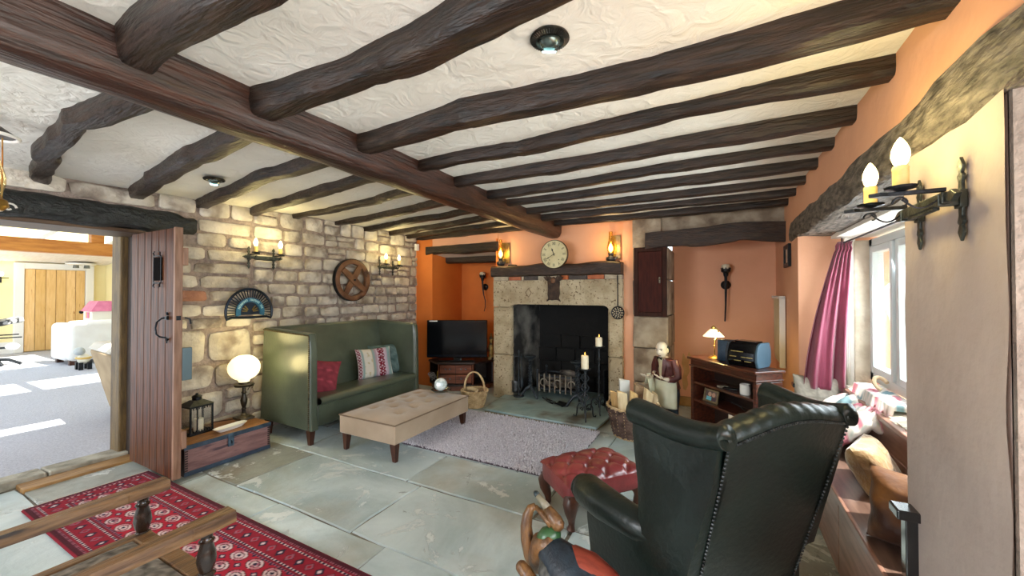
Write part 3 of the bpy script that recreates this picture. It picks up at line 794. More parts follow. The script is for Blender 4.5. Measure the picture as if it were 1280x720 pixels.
def cgrid_pillow(w, h, t, n, fncol, M, seed=0, wob=.01):
    mb = MB().pillow(w, h, t, n, None, wob, seed); k = (n+1)*(n+1); cols = []
    for s in (0, 1):
        for i in range(n+1):
            for j in range(n+1): cols.append(lin(fncol(i/n, j/n)))
    mb.v = [tuple(M @ Vector(p)) for p in mb.v]; mb.c = cols
    return mb
CLOTH = mat_attr('printed_cloth', .95, .25, 300, sheen=.2)
# cushions on the settle: (back leans)
def red_col(a, b):
    n = noise.noise((a*9, b*9, 3)); s = 1+.18*n
    if abs((b+a*.2) % .34-.17) < .012: s *= 1.25
    return (136*s, 56*s, 66*s)
o = obj('red_cushion', cgrid_pillow(.40, .36, .12, 20, red_col, xf((-3.77, 2.70, .432), rz=math.radians(52), rx=math.radians(-18), ry=math.radians(9)), 1), CLOTH)
tag(o, 'dusty red cushion leaning in the near corner of the green settle', 'cushion')
def stripe_col(a, b):
    u = a
    def motif(c, w):
        q = (u-c)/w; v = b*5.0
        k = math.sin(v*PI*2)*.6
        return abs(abs(q)-abs(k)*.8) < .20 or (abs(q) < .15 and (v % 1) < .5) or abs(math.hypot(q, ((v*1.0) % 1-.5)*1.6)-.75) < .12
    if u < .09: return (128, 40, 56) if motif(.045, .05) else (206, 190, 198)
    if u < .15: return (146, 168, 166)
    if u < .40:
        return (196, 184, 152) if u > .385 or noise.noise((u*12, b*9, 1)) > .35 else (216, 210, 198)
    if u < .48: return (146, 164, 162)
    if u < .52: return (176, 150, 164)
    if u < .80: return (126, 30, 48) if motif(.66, .12) else (204, 184, 196)
    if u < .84: return (190, 170, 184)
    if u < .96: return (140, 164, 162)
    return (216, 206, 200)
o = obj('striped_cushion', cgrid_pillow(.47, .38, .12, 56, stripe_col, xf((-3.82, 3.58, .430), rz=math.radians(74), rx=math.radians(-16)), 2), CLOTH)
tag(o, 'white cushion striped with red and grey pattern on the settle', 'cushion')
def teal_col(a, b):
    n = noise.noise((a*5, b*5, 8))+.6*noise.noise((a*17, b*17, 2))
    return (92+40*n, 112+36*n, 110+36*n)
o = obj('teal_cushion', cgrid_pillow(.44, .40, .13, 20, teal_col, xf((-3.885, 3.83, .425), rz=math.radians(56), rx=math.radians(-14), ry=math.radians(-3)), 5, .02), CLOTH)
tag(o, 'grey green velvet cushion behind the striped cushion', 'cushion')

# ---- beige tufted ottoman
SUEDE = mat('beige_suede', (150, 130, 108), (168, 148, 126), rough=.95, scale=3, bump=.15, bscale=120, sheen=.3)
ot = thing('tufted_ottoman', 'long beige suede ottoman with a buttoned top', 'ottoman', (-2.86, 3.12, 0))
X0, X1, Ya, Yb = -3.21, -2.50, 2.55, 3.69
def otop(a, b):
    x, y = X0+a*(X1-X0), Ya+b*(Yb-Ya)
    e = min(a, 1-a)*(X1-X0); f = min(b, 1-b)*(Yb-Ya)
    z = .335+.06*(1-math.exp(-e*9))*(1-math.exp(-f*9))
    for i in range(3):
        for j in range(4):
            if (i+j) % 2 == 0 or True:
                bx_, by_ = .27+.23*i, .22+.185*j+(.09 if i % 2 else 0)
                d = math.hypot((a-bx_)*(X1-X0), (b-by_)*(Yb-Ya))
                z -= .036*math.exp(-(d/.032)**2)+.016*math.exp(-(d/.075)**2)
    return (x, y, z)
obj('cushion_top', MB().grid(otop, 44, 66), SUEDE, ot, world=True, smooth=180)
obj('frame', MB().bx(X0, X1, Ya, Yb, .165, .337), SUEDE, ot, world=True, smooth=30, bevel=.012)
m = MB().tube([(X0, Ya, .336), (X1, Ya, .336), (X1, Yb, .336), (X0, Yb, .336)], .007, 6, loop=True)
obj('piping', m, mat('suede_piping', (112, 92, 74), rough=.9), ot, world=True)
m = MB()
for i in range(3):
    for j in range(4):
        a, b = .27+.23*i, .22+.185*j+(.09 if i % 2 else 0)
        p = otop(a, b); m.ball((p[0], p[1], p[2]+.004), (.014, .014, .006), 8, 5)
obj('buttons', m, SUEDE, ot, world=True, kind='stuff')
for (x, y) in ((X0+.05, Ya+.05), (X1-.05, Ya+.05), (X0+.05, Yb-.05), (X1-.05, Yb-.05)):
    sx = 1 if x > -2.9 else -1
    obj('leg', MB().loft([[(x+a*.018+sx*.01, y+b*.018, 0) for a, b in ((-1, -1), (1, -1), (1, 1), (-1, 1))], [(x+a*.032, y+b*.032, .17) for a, b in ((-1, -1), (1, -1), (1, 1), (-1, 1))]]), LEGW, ot, world=True, smooth=0, bevel=.003)

# ---- wing chair (local: x to the sitter's right, y forward)
DKG = mat('dark_green_leather', (9, 17, 14), (14, 27, 22), rough=.36, scale=3, bump=.12, bscale=45, coat=.08, spec=.4, col3=(14, 12, 11), s3=1.5, m3=(.5, .7))
wc = thing('wing_chair', 'dark green leather wing chair seen from behind with a rolled camel back', 'armchair', (.225, 1.61, 0), math.radians(49.5))
def lean(z): return .27*(1.05-z)
def backf(a, b):
    u = a*2-1
    zt_ = 1.078+.042*math.cos(u*PI/2)**1.4
    hw = .305
    # profile: outside bottom -> nail line -> roll -> inside bottom
    if b < .45:
        t = b/.45; z = .20+t*(zt_-.045-.20); y = lean(z)
        hw = .265+.04*t
    elif b < .75:
        t = (b-.45)/.30; ang = PI*1.25-t*PI*1.35
        r = .048*(1+.05*math.sin(u*30)*math.sin(t*PI))
        z = zt_-.05+r*math.sin(PI*.97-t*PI*1.0)
        y = lean(zt_-.05)+.045+r*1.05*math.cos(PI*.97-t*PI*1.0)
    else:
        t = (b-.75)/.25; z = (zt_-.10)+t*(.42-zt_+.10); y = lean(z)+.115+.02*math.sin(t*PI)
        hw = .305-.02*t
    return (u*hw, y, z)
m = MB().grid(backf, 60, 52)
obj('backrest', m, DKG, wc, smooth=180)
def nailpts(u0, u1, n):
    return [backf((u+1)/2, .445) for u in [u0+(u1-u0)*i/n for i in range(n+1)]]
NB = mat('antique_nails', (30, 30, 30), (70, 72, 72), rough=.35, metal=.85, scale=30)
m = MB()
for p in nailpts(-1, 1, 54): m.ball((p[0], p[1]-.004, p[2]), .0062, 6, 4)
for sg in (0, 1):
    for i in range(56):
        p = backf(sg*1.0, .445*i/56.0); m.ball((p[0]*(.985), p[1]-.004, p[2]), .0055, 6, 4)
obj('nailhead_trim', m, NB, wc, kind='stuff')
for sg in (-1, 1):
    x0 = .30*sg
    # wing: a slab with a thick rolled edge along the top and front
    # outline in (y, z) follows the lean of the back; wing splays outward to the front
    path = [(.0, 1.055), (.06, 1.04), (.14, 1.03), (.22, 1.032), (.30, 1.042), (.36, 1.045)]
    def wx(y): return x0+sg*.055*max(0, y-.05)/.33
    poly = [(lean(.50), .50)]+[(lean(z), z) for z in (.6, .75, .9)]+[(.02, 1.04)]+[(y, z-.0) for y, z in path[1:]]+[(.362, .97), (.352, .88), (.338, .78), (.335, .68), (.36, .50)]
    ctr = (.22, .78)
    ra, rb = [], []
    for (y, z) in poly:
        ra.append((wx(y)+sg*.022, y, z)); rb.append((wx(y)-sg*.030, y, z))
    inn = [[(wx(p[0])+sg*o_, ctr[0]+(p[0]-ctr[0])*k, ctr[1]+(p[1]-ctr[1])*k) for p in poly] for k, o_ in ((.5, -.052), (1, -.036), (1, .026), (.5, .034))]
    m = MB().loft(inn)
    w_ = obj('wing', m, DKG, wc, smooth=60)
    # roll
    n = 40; pts = []; rad = []
    for i in range(n+1):
        t = i/n*(len(path)-1); k = min(int(t), len(path)-2); f = t-k
        g = lambda q: path[max(0, min(len(path)-1, q))]
        p0, p1, p2, p3 = g(k-1), g(k), g(k+1), g(k+2)
        cr = lambda a, b, c, d: .5*((2*b)+(-a+c)*f+(2*a-5*b+4*c-d)*f*f+(-a+3*b-3*c+d)*f**3)
        y, z = cr(p0[0], p1[0], p2[0], p3[0]), cr(p0[1], p1[1], p2[1], p3[1])
        pts.append((wx(y)+sg*.012, y, z)); rad.append(.040+.010*(i/n))
    m = MB().tube([pts[0]]+pts+[(pts[-1][0], pts[-1][1]+.018, pts[-1][2])], [.02]+rad+[.028], 16)
    obj('wing_roll', m, DKG, w_, smooth=180)
    # arm: scrolled roll with a panel below
    pts = [(sg*.305, .22, .600), (sg*.350, .36, .602), (sg*.378, .54, .600), (sg*.378, .68, .594), (sg*.376, .735, .588)]
    m = MB().tube(pts, [.030, .058, .070, .072, .054], 18)
    a_ = obj('arm', m, DKG, wc, smooth=180)
    m = MB().loft([[(sg*x, y, z) for x, z in ((.27, .14), (.27, .60), (.365-k, .60), (.362-k, .45), (.345-k*.7, .30), (.335-k*.5, .14))] for y, k in ((.20, .062), (.34, .030), (.46, 0), (.715, 0))])
    obj('arm_panel', m, DKG, a_, smooth=40, bevel=.008)
    m = MB().lathe([(.001, .014), (.045, .012), (.056, .004), (.060, -.01)], 20, M=xf((sg*.376, .735, .588), rx=-PI/2))
    obj('arm_facing', m, DKG, a_, smooth=60)
def cush(a, b):
    x = -.30+a*.60; y = .18+b*.58
    e = min(a, 1-a)*.6; f = (1-b)*.58
    z = .40+.075*(1-math.exp(-e*22))*(1-math.exp(-f*18))
    z += .006*math.sin(y*38+2*noise.noise((x*6, y*6, 0)))*(b > .3)
    return (x, y, z)
obj('seat_cushion', MB().grid(cush, 30, 40).bx(-.30, .30, .18, .755, .33, .41), DKG, wc, smooth=60)
obj('seat_frame', MB().loft([[(-.30, lean(.16)+.01, .13), (-.30, .73, .13), (.30, .73, .13), (.30, lean(.16)+.01, .13)], [(-.305, lean(.34)+.01, .34), (-.31, .74, .34), (.31, .74, .34), (.305, lean(.34)+.01, .34)]]), DKG, wc, smooth=30, bevel=.015)
for (x, y) in ((-.30, .68), (.30, .68), (-.26, .29), (.26, .29)):
    f_ = 1 if y > .5 else -1
    obj('leg', MB().tube([(x, y, .14), (x*1.02, y+.02*f_, .09), (x*1.0, y+.01*f_, .045), (x, y+.0*f_, .0)], [.036, .034, .024, .020], 12), LEGW, wc, smooth=60)

# ---- red buttoned footstool
REDL = mat('oxblood_leather', (108, 34, 38), (146, 58, 60), rough=.30, scale=4, bump=.1, bscale=60, coat=.35, col3=(92, 22, 28), s3=3, m3=(.5, .7))
fs = thing('buttoned_footstool', 'oxblood red leather footstool with buttoned top before the wing chair', 'footstool', (-.79, 2.68, 0), math.radians(49.5))
SW, SD = .60, .42
def ftop(a, b):
    u, v = a*2-1, b*2-1
    x, y = u*SW/2, v*SD/2
    z = .295+.066*((1-abs(u)**3.2)*(1-abs(v)**3.2))**.55
    for i in range(-3, 4):
        for j in range(-2, 3):
            if (i+j) % 2 == 0:
                d = math.hypot(x-i*.085, y-j*.085); z -= .026*math.exp(-(d/.019)**2)
    # pleats between the buttons
    p = abs(((x+y)/.17+.0) % 1-.5); q = abs(((x-y)/.17) % 1-.5)
    z -= .010*math.exp(-((.5-p)/.10)**2)+.010*math.exp(-((.5-q)/.10)**2)
    return (x, y, z)
obj('buttoned_top', MB().grid(ftop, 72, 52), REDL, fs, smooth=180)
def fside(a, b):
    t = a*2*PI; c, s = math.cos(t), math.sin(t); p = .30
    u = math.copysign(abs(c)**p, c); v = math.copysign(abs(s)**p, s)
    k = 1+.018*math.sin(b*PI)
    return (u*SW/2*k, v*SD/2*k, .195+b*.107)
obj('upholstered_side', MB().grid(fside, 64, 6), REDL, fs, smooth=60)
m = MB().bx(-SW/2+.01, SW/2-.01, -SD/2+.01, SD/2-.01, .185, .22); obj('frame', m, LEGW, fs, smooth=0)
m = MB()
for i in range(-3, 4):
    for j in range(-2, 3):
        if (i+j) % 2 == 0:
            p = ftop((i*.085/(SW/2)+1)/2, (j*.085/(SD/2)+1)/2); m.ball((p[0], p[1], p[2]+.003), (.010, .010, .005), 8, 5)
obj('buttons', m, REDL, fs, kind='stuff')
for sx in (-1, 1):
    for sy in (-1, 1):
        x, y = sx*(SW/2-.05), sy*(SD/2-.05); d = Vector((sx, sy, 0)).normalized()
        P = lambda o_, z: (x+d.x*o_, y+d.y*o_, z)
        obj('leg', MB().tube([P(.0, .20), P(.028, .165), P(.026, .12), P(.006, .07), P(0, .03), P(.018, .006), P(.02, 0)], [.050, .050, .038, .026, .020, .027, .024], 12), LEGW, fs, smooth=60)

# ================================================================== RUGS
def rug_mesh(w, h, nx, ny, fc, fz):
    mb = MB().grid(lambda a, b: (a*w-w/2, b*h-h/2, fz(a, b)), nx, ny)
    mb.c = [lin(fc(i/nx*w, j/ny*h)) for i in range(nx+1) for j in range(ny+1)]
    return mb
RW, RH = 2.70, .68
RED, NAVY, CREAM, PINK, DARK = (158, 24, 44), (38, 30, 58), (206, 178, 176), (150, 84, 100), (74, 18, 32)
def gul(x, y, cx, cy, rx, ry):
    d = math.hypot((x-cx)/rx, (y-cy)/ry)
    return d
def persian(x, y):
    n = noise.noise((x*30, y*30, 0)); f = 1+.10*n
    def sh(c): return tuple(max(0, min(255, q*f)) for q in c)
    e = min(x, RW-x, y, RH-y); ex = min(x, RW-x); ey = min(y, RH-y)
    along = x if ey < ex else y
    if e < .012: return sh((120, 16, 34))
    if e < .035: return sh(DARK)
    if e < .047: return sh(PINK if (along*50) % 1 < .5 else DARK)
    if e < .060: return sh((130, 20, 40))
    if e < .072: return sh(CREAM if (along*36) % 1 < .42 else NAVY)
    if e < .165:
        # border of lozenges
        k = (along/.085); q = (k % 1)-.5; v = (e-.118)/.042
        d = abs(q)*2.0+abs(v)*.9
        odd = int(k) % 2
        if d < .32: return sh(CREAM if odd else RED)
        if d < .62: return sh(NAVY if odd else PINK)
        if d < .75: return sh(DARK)
        return sh((140, 22, 42))
    if e < .178: return sh(CREAM if (along*36) % 1 < .42 else NAVY)
    if e < .190: return sh((124, 20, 38))
    if e < .200: return sh(PINK if (along*40) % 1 < .5 else NAVY)
    # end panels beyond the field
    cx = (round((x-RW/2)/.155))*.155+RW/2; cy = round((y-RH/2)/.098)*.098+RH/2
    d = gul(x, y, cx, cy, .060, .038)
    if d < .22: return sh(NAVY)
    if d < .50: return sh(CREAM if n < .25 else PINK)
    if d < .62: return sh(DARK)
    if d < .92: return sh(CREAM if ((x-cx)*(y-cy) > 0) else (190, 120, 128))
    if d < 1.05: return sh(DARK)
    cx2 = (math.floor((x-RW/2)/.155)+.5)*.155+RW/2; cy2 = (math.floor((y-RH/2)/.098)+.5)*.098+RH/2
    d2 = abs(x-cx2)/.030+abs(y-cy2)/.020
    if d2 < .5: return sh(CREAM)
    if d2 < 1: return sh(NAVY)
    return sh((166, 24, 46))
rz_ = rug_mesh(RW, RH, 450, 113, persian, lambda a, b: .012+.0015*noise.noise((a*9, b*5, 0))+(-.010 if min(a, 1-a)*RW < .004 or min(b, 1-b)*RH < .004 else 0))
pr = thing('persian_runner', 'red patterned oriental runner rug on the flagstones by the open door', 'rug', (-4.22+RW/2, 1.155, .004))
obj('pile', rz_, mat_attr('persian_wool', .95, .3, 350, sheen=.2), pr, smooth=180)
m = MB(); rf = random.Random(3)
for sx in (-1, 1):
    for i in range(110):
        y = -RH/2+.01+i*(RH-.02)/109; x = sx*RW/2
        m.tube([(x-sx*.004, y, .006), (x+sx*(.02+.012*rf.random()), y+rf.uniform(-.008, .008), .003)], .0022, 4)
obj('fringe', m, mat('wool_fringe', (190, 160, 140), rough=1), pr, kind='stuff')
# grey lilac shag rug: pile tufts are geometry on a backing
SHAG = mat('lilac_shag', (186, 180, 190), (236, 232, 238), rough=1, scale=90, detail=2, sheen=.4, bump=.6, bscale=160)
sr = thing('shag_rug', 'grey lilac shaggy rug before the hearth', 'rug', (-1.95, 3.53, .002))
m = MB(); rt = random.Random(9)
ew, eh = 1.66, 1.18
obj('backing', MB().bx(-ew/2, ew/2, -eh/2, eh/2, .002, .014), mat('rug_backing', (84, 74, 84), rough=1), sr, smooth=0)
nx, ny = 128, 92
for i in range(nx):
    for j in range(ny):
        x = -ew/2+(i+rt.random())*ew/nx; y = -eh/2+(j+rt.random())*eh/ny
        h = .020+.012*rt.random(); a = rt.random()*2*PI; r = .0085
        dx, dy = rt.uniform(-.010, .010), rt.uniform(-.010, .010)
        m.add([(x+r*math.cos(a), y+r*math.sin(a), .010), (x+r*math.cos(a+2.1), y+r*math.sin(a+2.1), .010), (x+r*math.cos(a+4.2), y+r*math.sin(a+4.2), .010),
               (x+dx+.004*math.cos(a), y+dy+.004*math.sin(a), h+.010), (x+dx-.004*math.cos(a), y+dy-.004*math.sin(a), h+.010)],
              [(0, 1, 4, 3), (1, 2, 4), (2, 0, 3), (2, 3, 4)])
obj('shag_pile', m, SHAG, sr, smooth=0, kind='stuff')

# ================================================================== FOREGROUND ARMCHAIR (turned wood)
RAILW = mat('worn_rail_wood', (78, 52, 32), (150, 112, 72), rough=.45, scale=4, stretch=(8, 1, 8), bump=.3, col3=(44, 28, 18), s3=4, m3=(.55, .72))
TURN = mat('dark_turned_wood', (26, 17, 13), (52, 34, 24), rough=.25, scale=6, coat=.4)
wa = thing('wooden_armchair', 'old turned wood armchair with flat arms beside the red runner', 'chair', (-1.97, .50, 0))
for ax_, nm in ((-2.245, 0), (-1.705, 1)):
    m = MB()
    m.loft([[(ax_+a*.033*w, y, z) for a, z in ((-1, .607), (1, .607), (1, .642), (.85, .65), (-.85, .65), (-1, .642))] for y, w in ((.20, .8), (.40, .82), (.60, .90), (.715, 1.0), (.72, 1.12), (.80, 1.15), (.86, 1.05))])
    obj('arm', m, RAILW, wa, world=True, smooth=30)
    prof = [(.026, .30), (.030, .40), (.030, .42), (.020, .43), (.030, .445), (.020, .455), (.027, .475), (.032, .50), (.028, .53), (.020, .56), (.026, .572), (.018, .58), (.022, .60), (.026, .612)]
    obj('arm_post', MB().lathe(prof, 16, (ax_, .775, 0)), TURN, wa, world=True, smooth=60)
    for yy in (.775, .25):
        obj('leg', MB().lathe([(.015, 0), (.022, .03), (.028, .08), (.020, .10), (.030, .18), (.030, .26), (.022, .28), (.028, .32), (.030, .42)], 14, (ax_, yy, 0)), TURN, wa, world=True, smooth=60)
    obj('back_post', MB().tube([(ax_, .25, .40), (ax_, .24, .65), (ax_, .17, 1.05)], [.026, .024, .018], 10), TURN, wa, world=True, smooth=60)
obj('seat_frame', MB().bx(-2.235, -1.715, .735, .80, .385, .45).bx(-2.235, -1.715, .22, .28, .385, .45).bx(-2.265, -2.215, .25, .775, .385, .45).bx(-1.735, -1.685, .25, .775, .385, .45), RAILW, wa, world=True, smooth=0, bevel=.006)
for k, z in enumerate((.62, .78, .94)):
    y = .24-(z-.65)*.17
    obj('back_slat', MB().bx(-2.24, -1.71, y-.012, y+.012, z, z+.07), TURN, wa, world=True, smooth=0, bevel=.004)
def seatpad(x, y):
    n = noise.noise((x*34, y*34, 0)); m_ = noise.noise((x*80, y*80, 2))
    v = 128+60*n+24*m_
    return (v*1.0, v*.94, v*.86)
mb = rug_mesh(.475, .46, 70, 70, seatpad, lambda a, b: .030+.028*(1-abs(2*a-1)**4)*(1-abs(2*b-1)**4)+(-.03 if min(a, 1-a, b, 1-b) < .001 else 0))
mb.v = [(x-1.975, y+.505, z+.415) for x, y, z in mb.v]
sp = obj('seat_cushion', mb, mat_attr('floral_tapestry', .95, .4, 250), None, smooth=60)
tag(sp, 'grey floral tapestry seat pad on the turned wood armchair', 'cushion')
# ================================================================== ON THE TRUNK
TRW = mat('trunk_wood', (112, 78, 76), (150, 112, 108), rough=.55, scale=4, stretch=(6, 1, 6), bump=.25, col3=(74, 52, 60), s3=4, m3=(.56, .68))
TRT = mat('trunk_lid_wood', (112, 72, 36), (158, 108, 60), rough=.5, scale=4, stretch=(5, 1, 5), bump=.25, col3=(70, 44, 24), s3=4, m3=(.56, .7))
TRB = mat('blue_black_band', (30, 44, 60), (52, 70, 88), rough=.5, scale=12, bump=.2)
TRE = mat('trunk_end', (34, 20, 16), (62, 38, 30), rough=.5, scale=6)
tk = thing('storage_chest', 'low old wooden storage chest with blue black edge bands beside the open door', 'chest', (-4.085, 1.925, 0))
x0, x1, y0, y1 = -4.32, -3.85, 1.59, 2.27
obj('body', MB().bx(x0, x1, y0, y1, 0, .212), TRW, tk, world=True, smooth=0, bevel=.003)
obj('end_board', MB().bx(x0, x1+.001, y0-.006, y0, 0, .212), TRE, tk, world=True, smooth=0)
obj('lid', MB().bx(x0-.004, x1+.004, y0-.008, y1+.006, .216, .250), TRT, tk, world=True, smooth=0, bevel=.003)
obj('edge_band', MB().bx(x1+.001, x1+.010, y0-.010, y1+.008, .214, .251), TRB, tk, world=True, smooth=0, bevel=.002)
obj('edge_band', MB().bx(x1, x1+.008, y0-.006, y1+.004, 0, .035), TRB, tk, world=True, smooth=0, bevel=.002)
for yy in (y0+.008, y1-.008):
    m = MB()
    for k in range(9): m.bx(x1-.002, x1+.004, yy-.012, yy+.012, .04+k*.0195, .051+k*.0195)
    obj('dovetails', m, TRE, tk, world=True, smooth=0, kind='stuff')
h = obj('hasp', MB().bx(x1+.009, x1+.022, 1.900, 1.948, .14, .256), mat('hasp_metal', (52, 70, 86), (82, 102, 118), rough=.45, metal=.4, scale=20), tk, world=True, smooth=0, bevel=.004)
obj('staple', MB().tube([(x1+.012, 1.925, .165), (x1+.028, 1.925, .17), (x1+.028, 1.925, .185), (x1+.012, 1.925, .19)], .005, 6), IRON, h, world=True)
# black candle lantern
ln = thing('candle_lantern', 'black metal candle lantern with glass sides on the trunk', 'lantern', (-4.15, 1.80, .250), math.radians(4))
m = MB(); W_, D_, H_ = .115, .075, .235
for sx in (-1, 1):
    for sy in (-1, 1): m.box((sx*D_, sy*W_*.75, H_/2+.01), (.012, .012, H_))
for z in (.012, H_+.008):
    for sx in (-1, 1): m.box((sx*D_, 0, z), (.014, W_*1.6, .016))
    for sy in (-1, 1): m.box((0, sy*W_*.75, z), (D_*2+.01, .014, .016))
for i in range(7):
    for z, s_ in ((.026, 1), (H_-.006, -1)):
        m.box((D_+.002, -.065+i*.0217, z), (.004, .007, .02))
m.box((D_, -.034, H_/2), (.008, .008, H_))
obj('frame', m, IRON, ln, smooth=0)
obj('base', MB().box((0, 0, .006), (D_*2+.03, W_*1.6+.02, .012)), IRON, ln, smooth=0)
obj('roof', MB().loft([[(-D_-.01, -.10, H_+.016), (D_+.01, -.10, H_+.016), (D_+.01, .10, H_+.016), (-D_-.01, .10, H_+.016)], [(-.035, -.04, H_+.055), (.035, -.04, H_+.055), (.035, .04, H_+.055), (-.035, .04, H_+.055)]]), IRON, ln, smooth=0)
obj('vent', MB().lathe([(.030, 0), (.036, .004), (.036, .03), (.040, .034), (.030, .045), (.010, .052), (.012, .062), (.001, .066)], 14, (0, 0, H_+.05)), IRON, ln)
for sy in (-1, 1): obj('pane', MB().box((0, sy*W_*.75, H_/2+.01), (D_*1.8, .003, H_*.9)), GLASS, ln, smooth=0)
obj('pane', MB().box((D_-.006, 0, H_/2+.01), (.003, W_*1.4, H_*.9)), GLASS, ln, smooth=0)
obj('pane', MB().box((-D_+.006, 0, H_/2+.01), (.003, W_*1.4, H_*.9)), GLASS, ln, smooth=0)
def candle(name, loc, r, h, label, group=None, lit=False):
    o = obj(name, MB().lathe([(r, 0), (r, h-.006), (r*.94, h), (r*.7, h-.004), (.002, h-.008)], 20), WAX, None)
    o.location = loc; tag(o, label, 'candle', group)
    obj('wick', MB().tube([(0, 0, h-.01), (.001, 0, h+.006), (.003, 0, h+.012)], .0018, 5), IRON, o)
    if lit: obj('flame', MB().lathe([(.001, 0), (.005, .006), (.006, .012), (.003, .024), (.0005, .034)], 10, (.002, 0, h+.006)), mat('candle_flame', (255, 190, 90), emit=(255, 170, 70), estr=6), o)
    return o
candle('pillar_candle', (-4.14, 1.81, .2625), .036, .11, 'cream pillar candle inside the black lantern')
# white dish
dm = []
for (l, w, z) in ((.10, .028, 0), (.145, .048, .035), (.138, .042, .035), (.098, .022, .006)):
    dm.append([(w*math.copysign(abs(math.sin(a))**.6, math.sin(a)), l*math.copysign(abs(math.cos(a))**.6, math.cos(a)), z) for a in [2*PI*k/24 for k in range(24)]])
o = obj('long_dish', MB().loft(dm), WHITE, None); o.location = (-3.97, 1.985, .2505); o.rotation_euler = (0, 0, .12)
tag(o, 'long narrow white dish lying on the trunk', 'dish')
# globe lamp
gl = thing('globe_table_lamp', 'dark metal table lamp with glowing white globe on the trunk', 'lamp', (-4.17, 2.205, .2505))
obj('base', MB().box((0, 0, .012), (.15, .13, .024)).lathe([(.062, .024), (.058, .032), (.03, .042), (.018, .06)], 18), mat('pewter', (74, 68, 58), (104, 96, 82), rough=.4, metal=.7, scale=9), gl, smooth=30, bevel=.004)
obj('stem', MB().lathe([(.017, .055), (.015, .09), (.022, .10), (.016, .115), (.028, .16), (.031, .19), (.02, .225), (.017, .25), (.024, .262), (.016, .275), (.016, .325)], 16), mat('dark_bronze', (40, 36, 32), (66, 60, 52), rough=.35, metal=.7, scale=12), gl)
obj('gallery', MB().lathe([(.018, .318), (.070, .322), (.083, .326), (.085, .345), (.078, .348), (.05, .352), (.045, .372), (.02, .372)], 24), mat('dark_bronze', (40, 36, 32)), gl)
GLOBE = mat('lit_globe', (255, 250, 240), rough=.3, emit=(255, 232, 176), estr=1.5)
gb = obj('globe_shade', MB().lathe([(.045, .365)]+[(.138*math.sin(a), .507-.128*math.cos(a)) for a in [.38+(PI-.76)*k/14 for k in range(15)]], 28), GLOBE, gl, smooth=180)
lamp('globe_bulb', (.02, .02, .82), 5, WARM, .14, gl)
lamp('globe_bulb', (.22, .03, .50), 3.5, WARM, .10, gl)
m = MB().tube([(0, -.05, .02), (-.06, -.10, .01), (-.10, -.16, .008), (-.12, -.22, .01)], .004, 6)
obj('cord', m, mat('brown_cord', (50, 30, 20)), gl)
m = MB().tube([(0, .075, .29), (.0, .10, .33), (-.06, .105, .33), (-.12, .10, .25)], .003, 6)
obj('cord', m, mat('brown_cord', (50, 30, 20)), gl)

# smoked glass dish and crystal ball on the ottoman
o = obj('glass_dish', MB().lathe([(.001, 0), (.045, 0), (.085, .012), (.112, .034), (.108, .036), (.08, .020), (.04, .010), (.001, .010)], 28), mat('smoked_glass', (34, 42, 42), (54, 64, 62), rough=.1, spec=.9, scale=6), None)
o.location = (-2.74, 3.50, .392); tag(o, 'smoky dark glass dish near the far end of the ottoman', 'dish')
bm_ = MB().ball((0, 0, .075), .072, 12, 8)
o = obj('crystal_ball', bm_, mat('cut_crystal', (190, 206, 204), (238, 244, 242), rough=.08, scale=16, spec=1, lo=.45, hi=.55), None, smooth=0)
o.location = (-2.745, 3.50, .404); tag(o, 'faceted clear crystal ball sitting in the smoky glass dish', 'ornament')

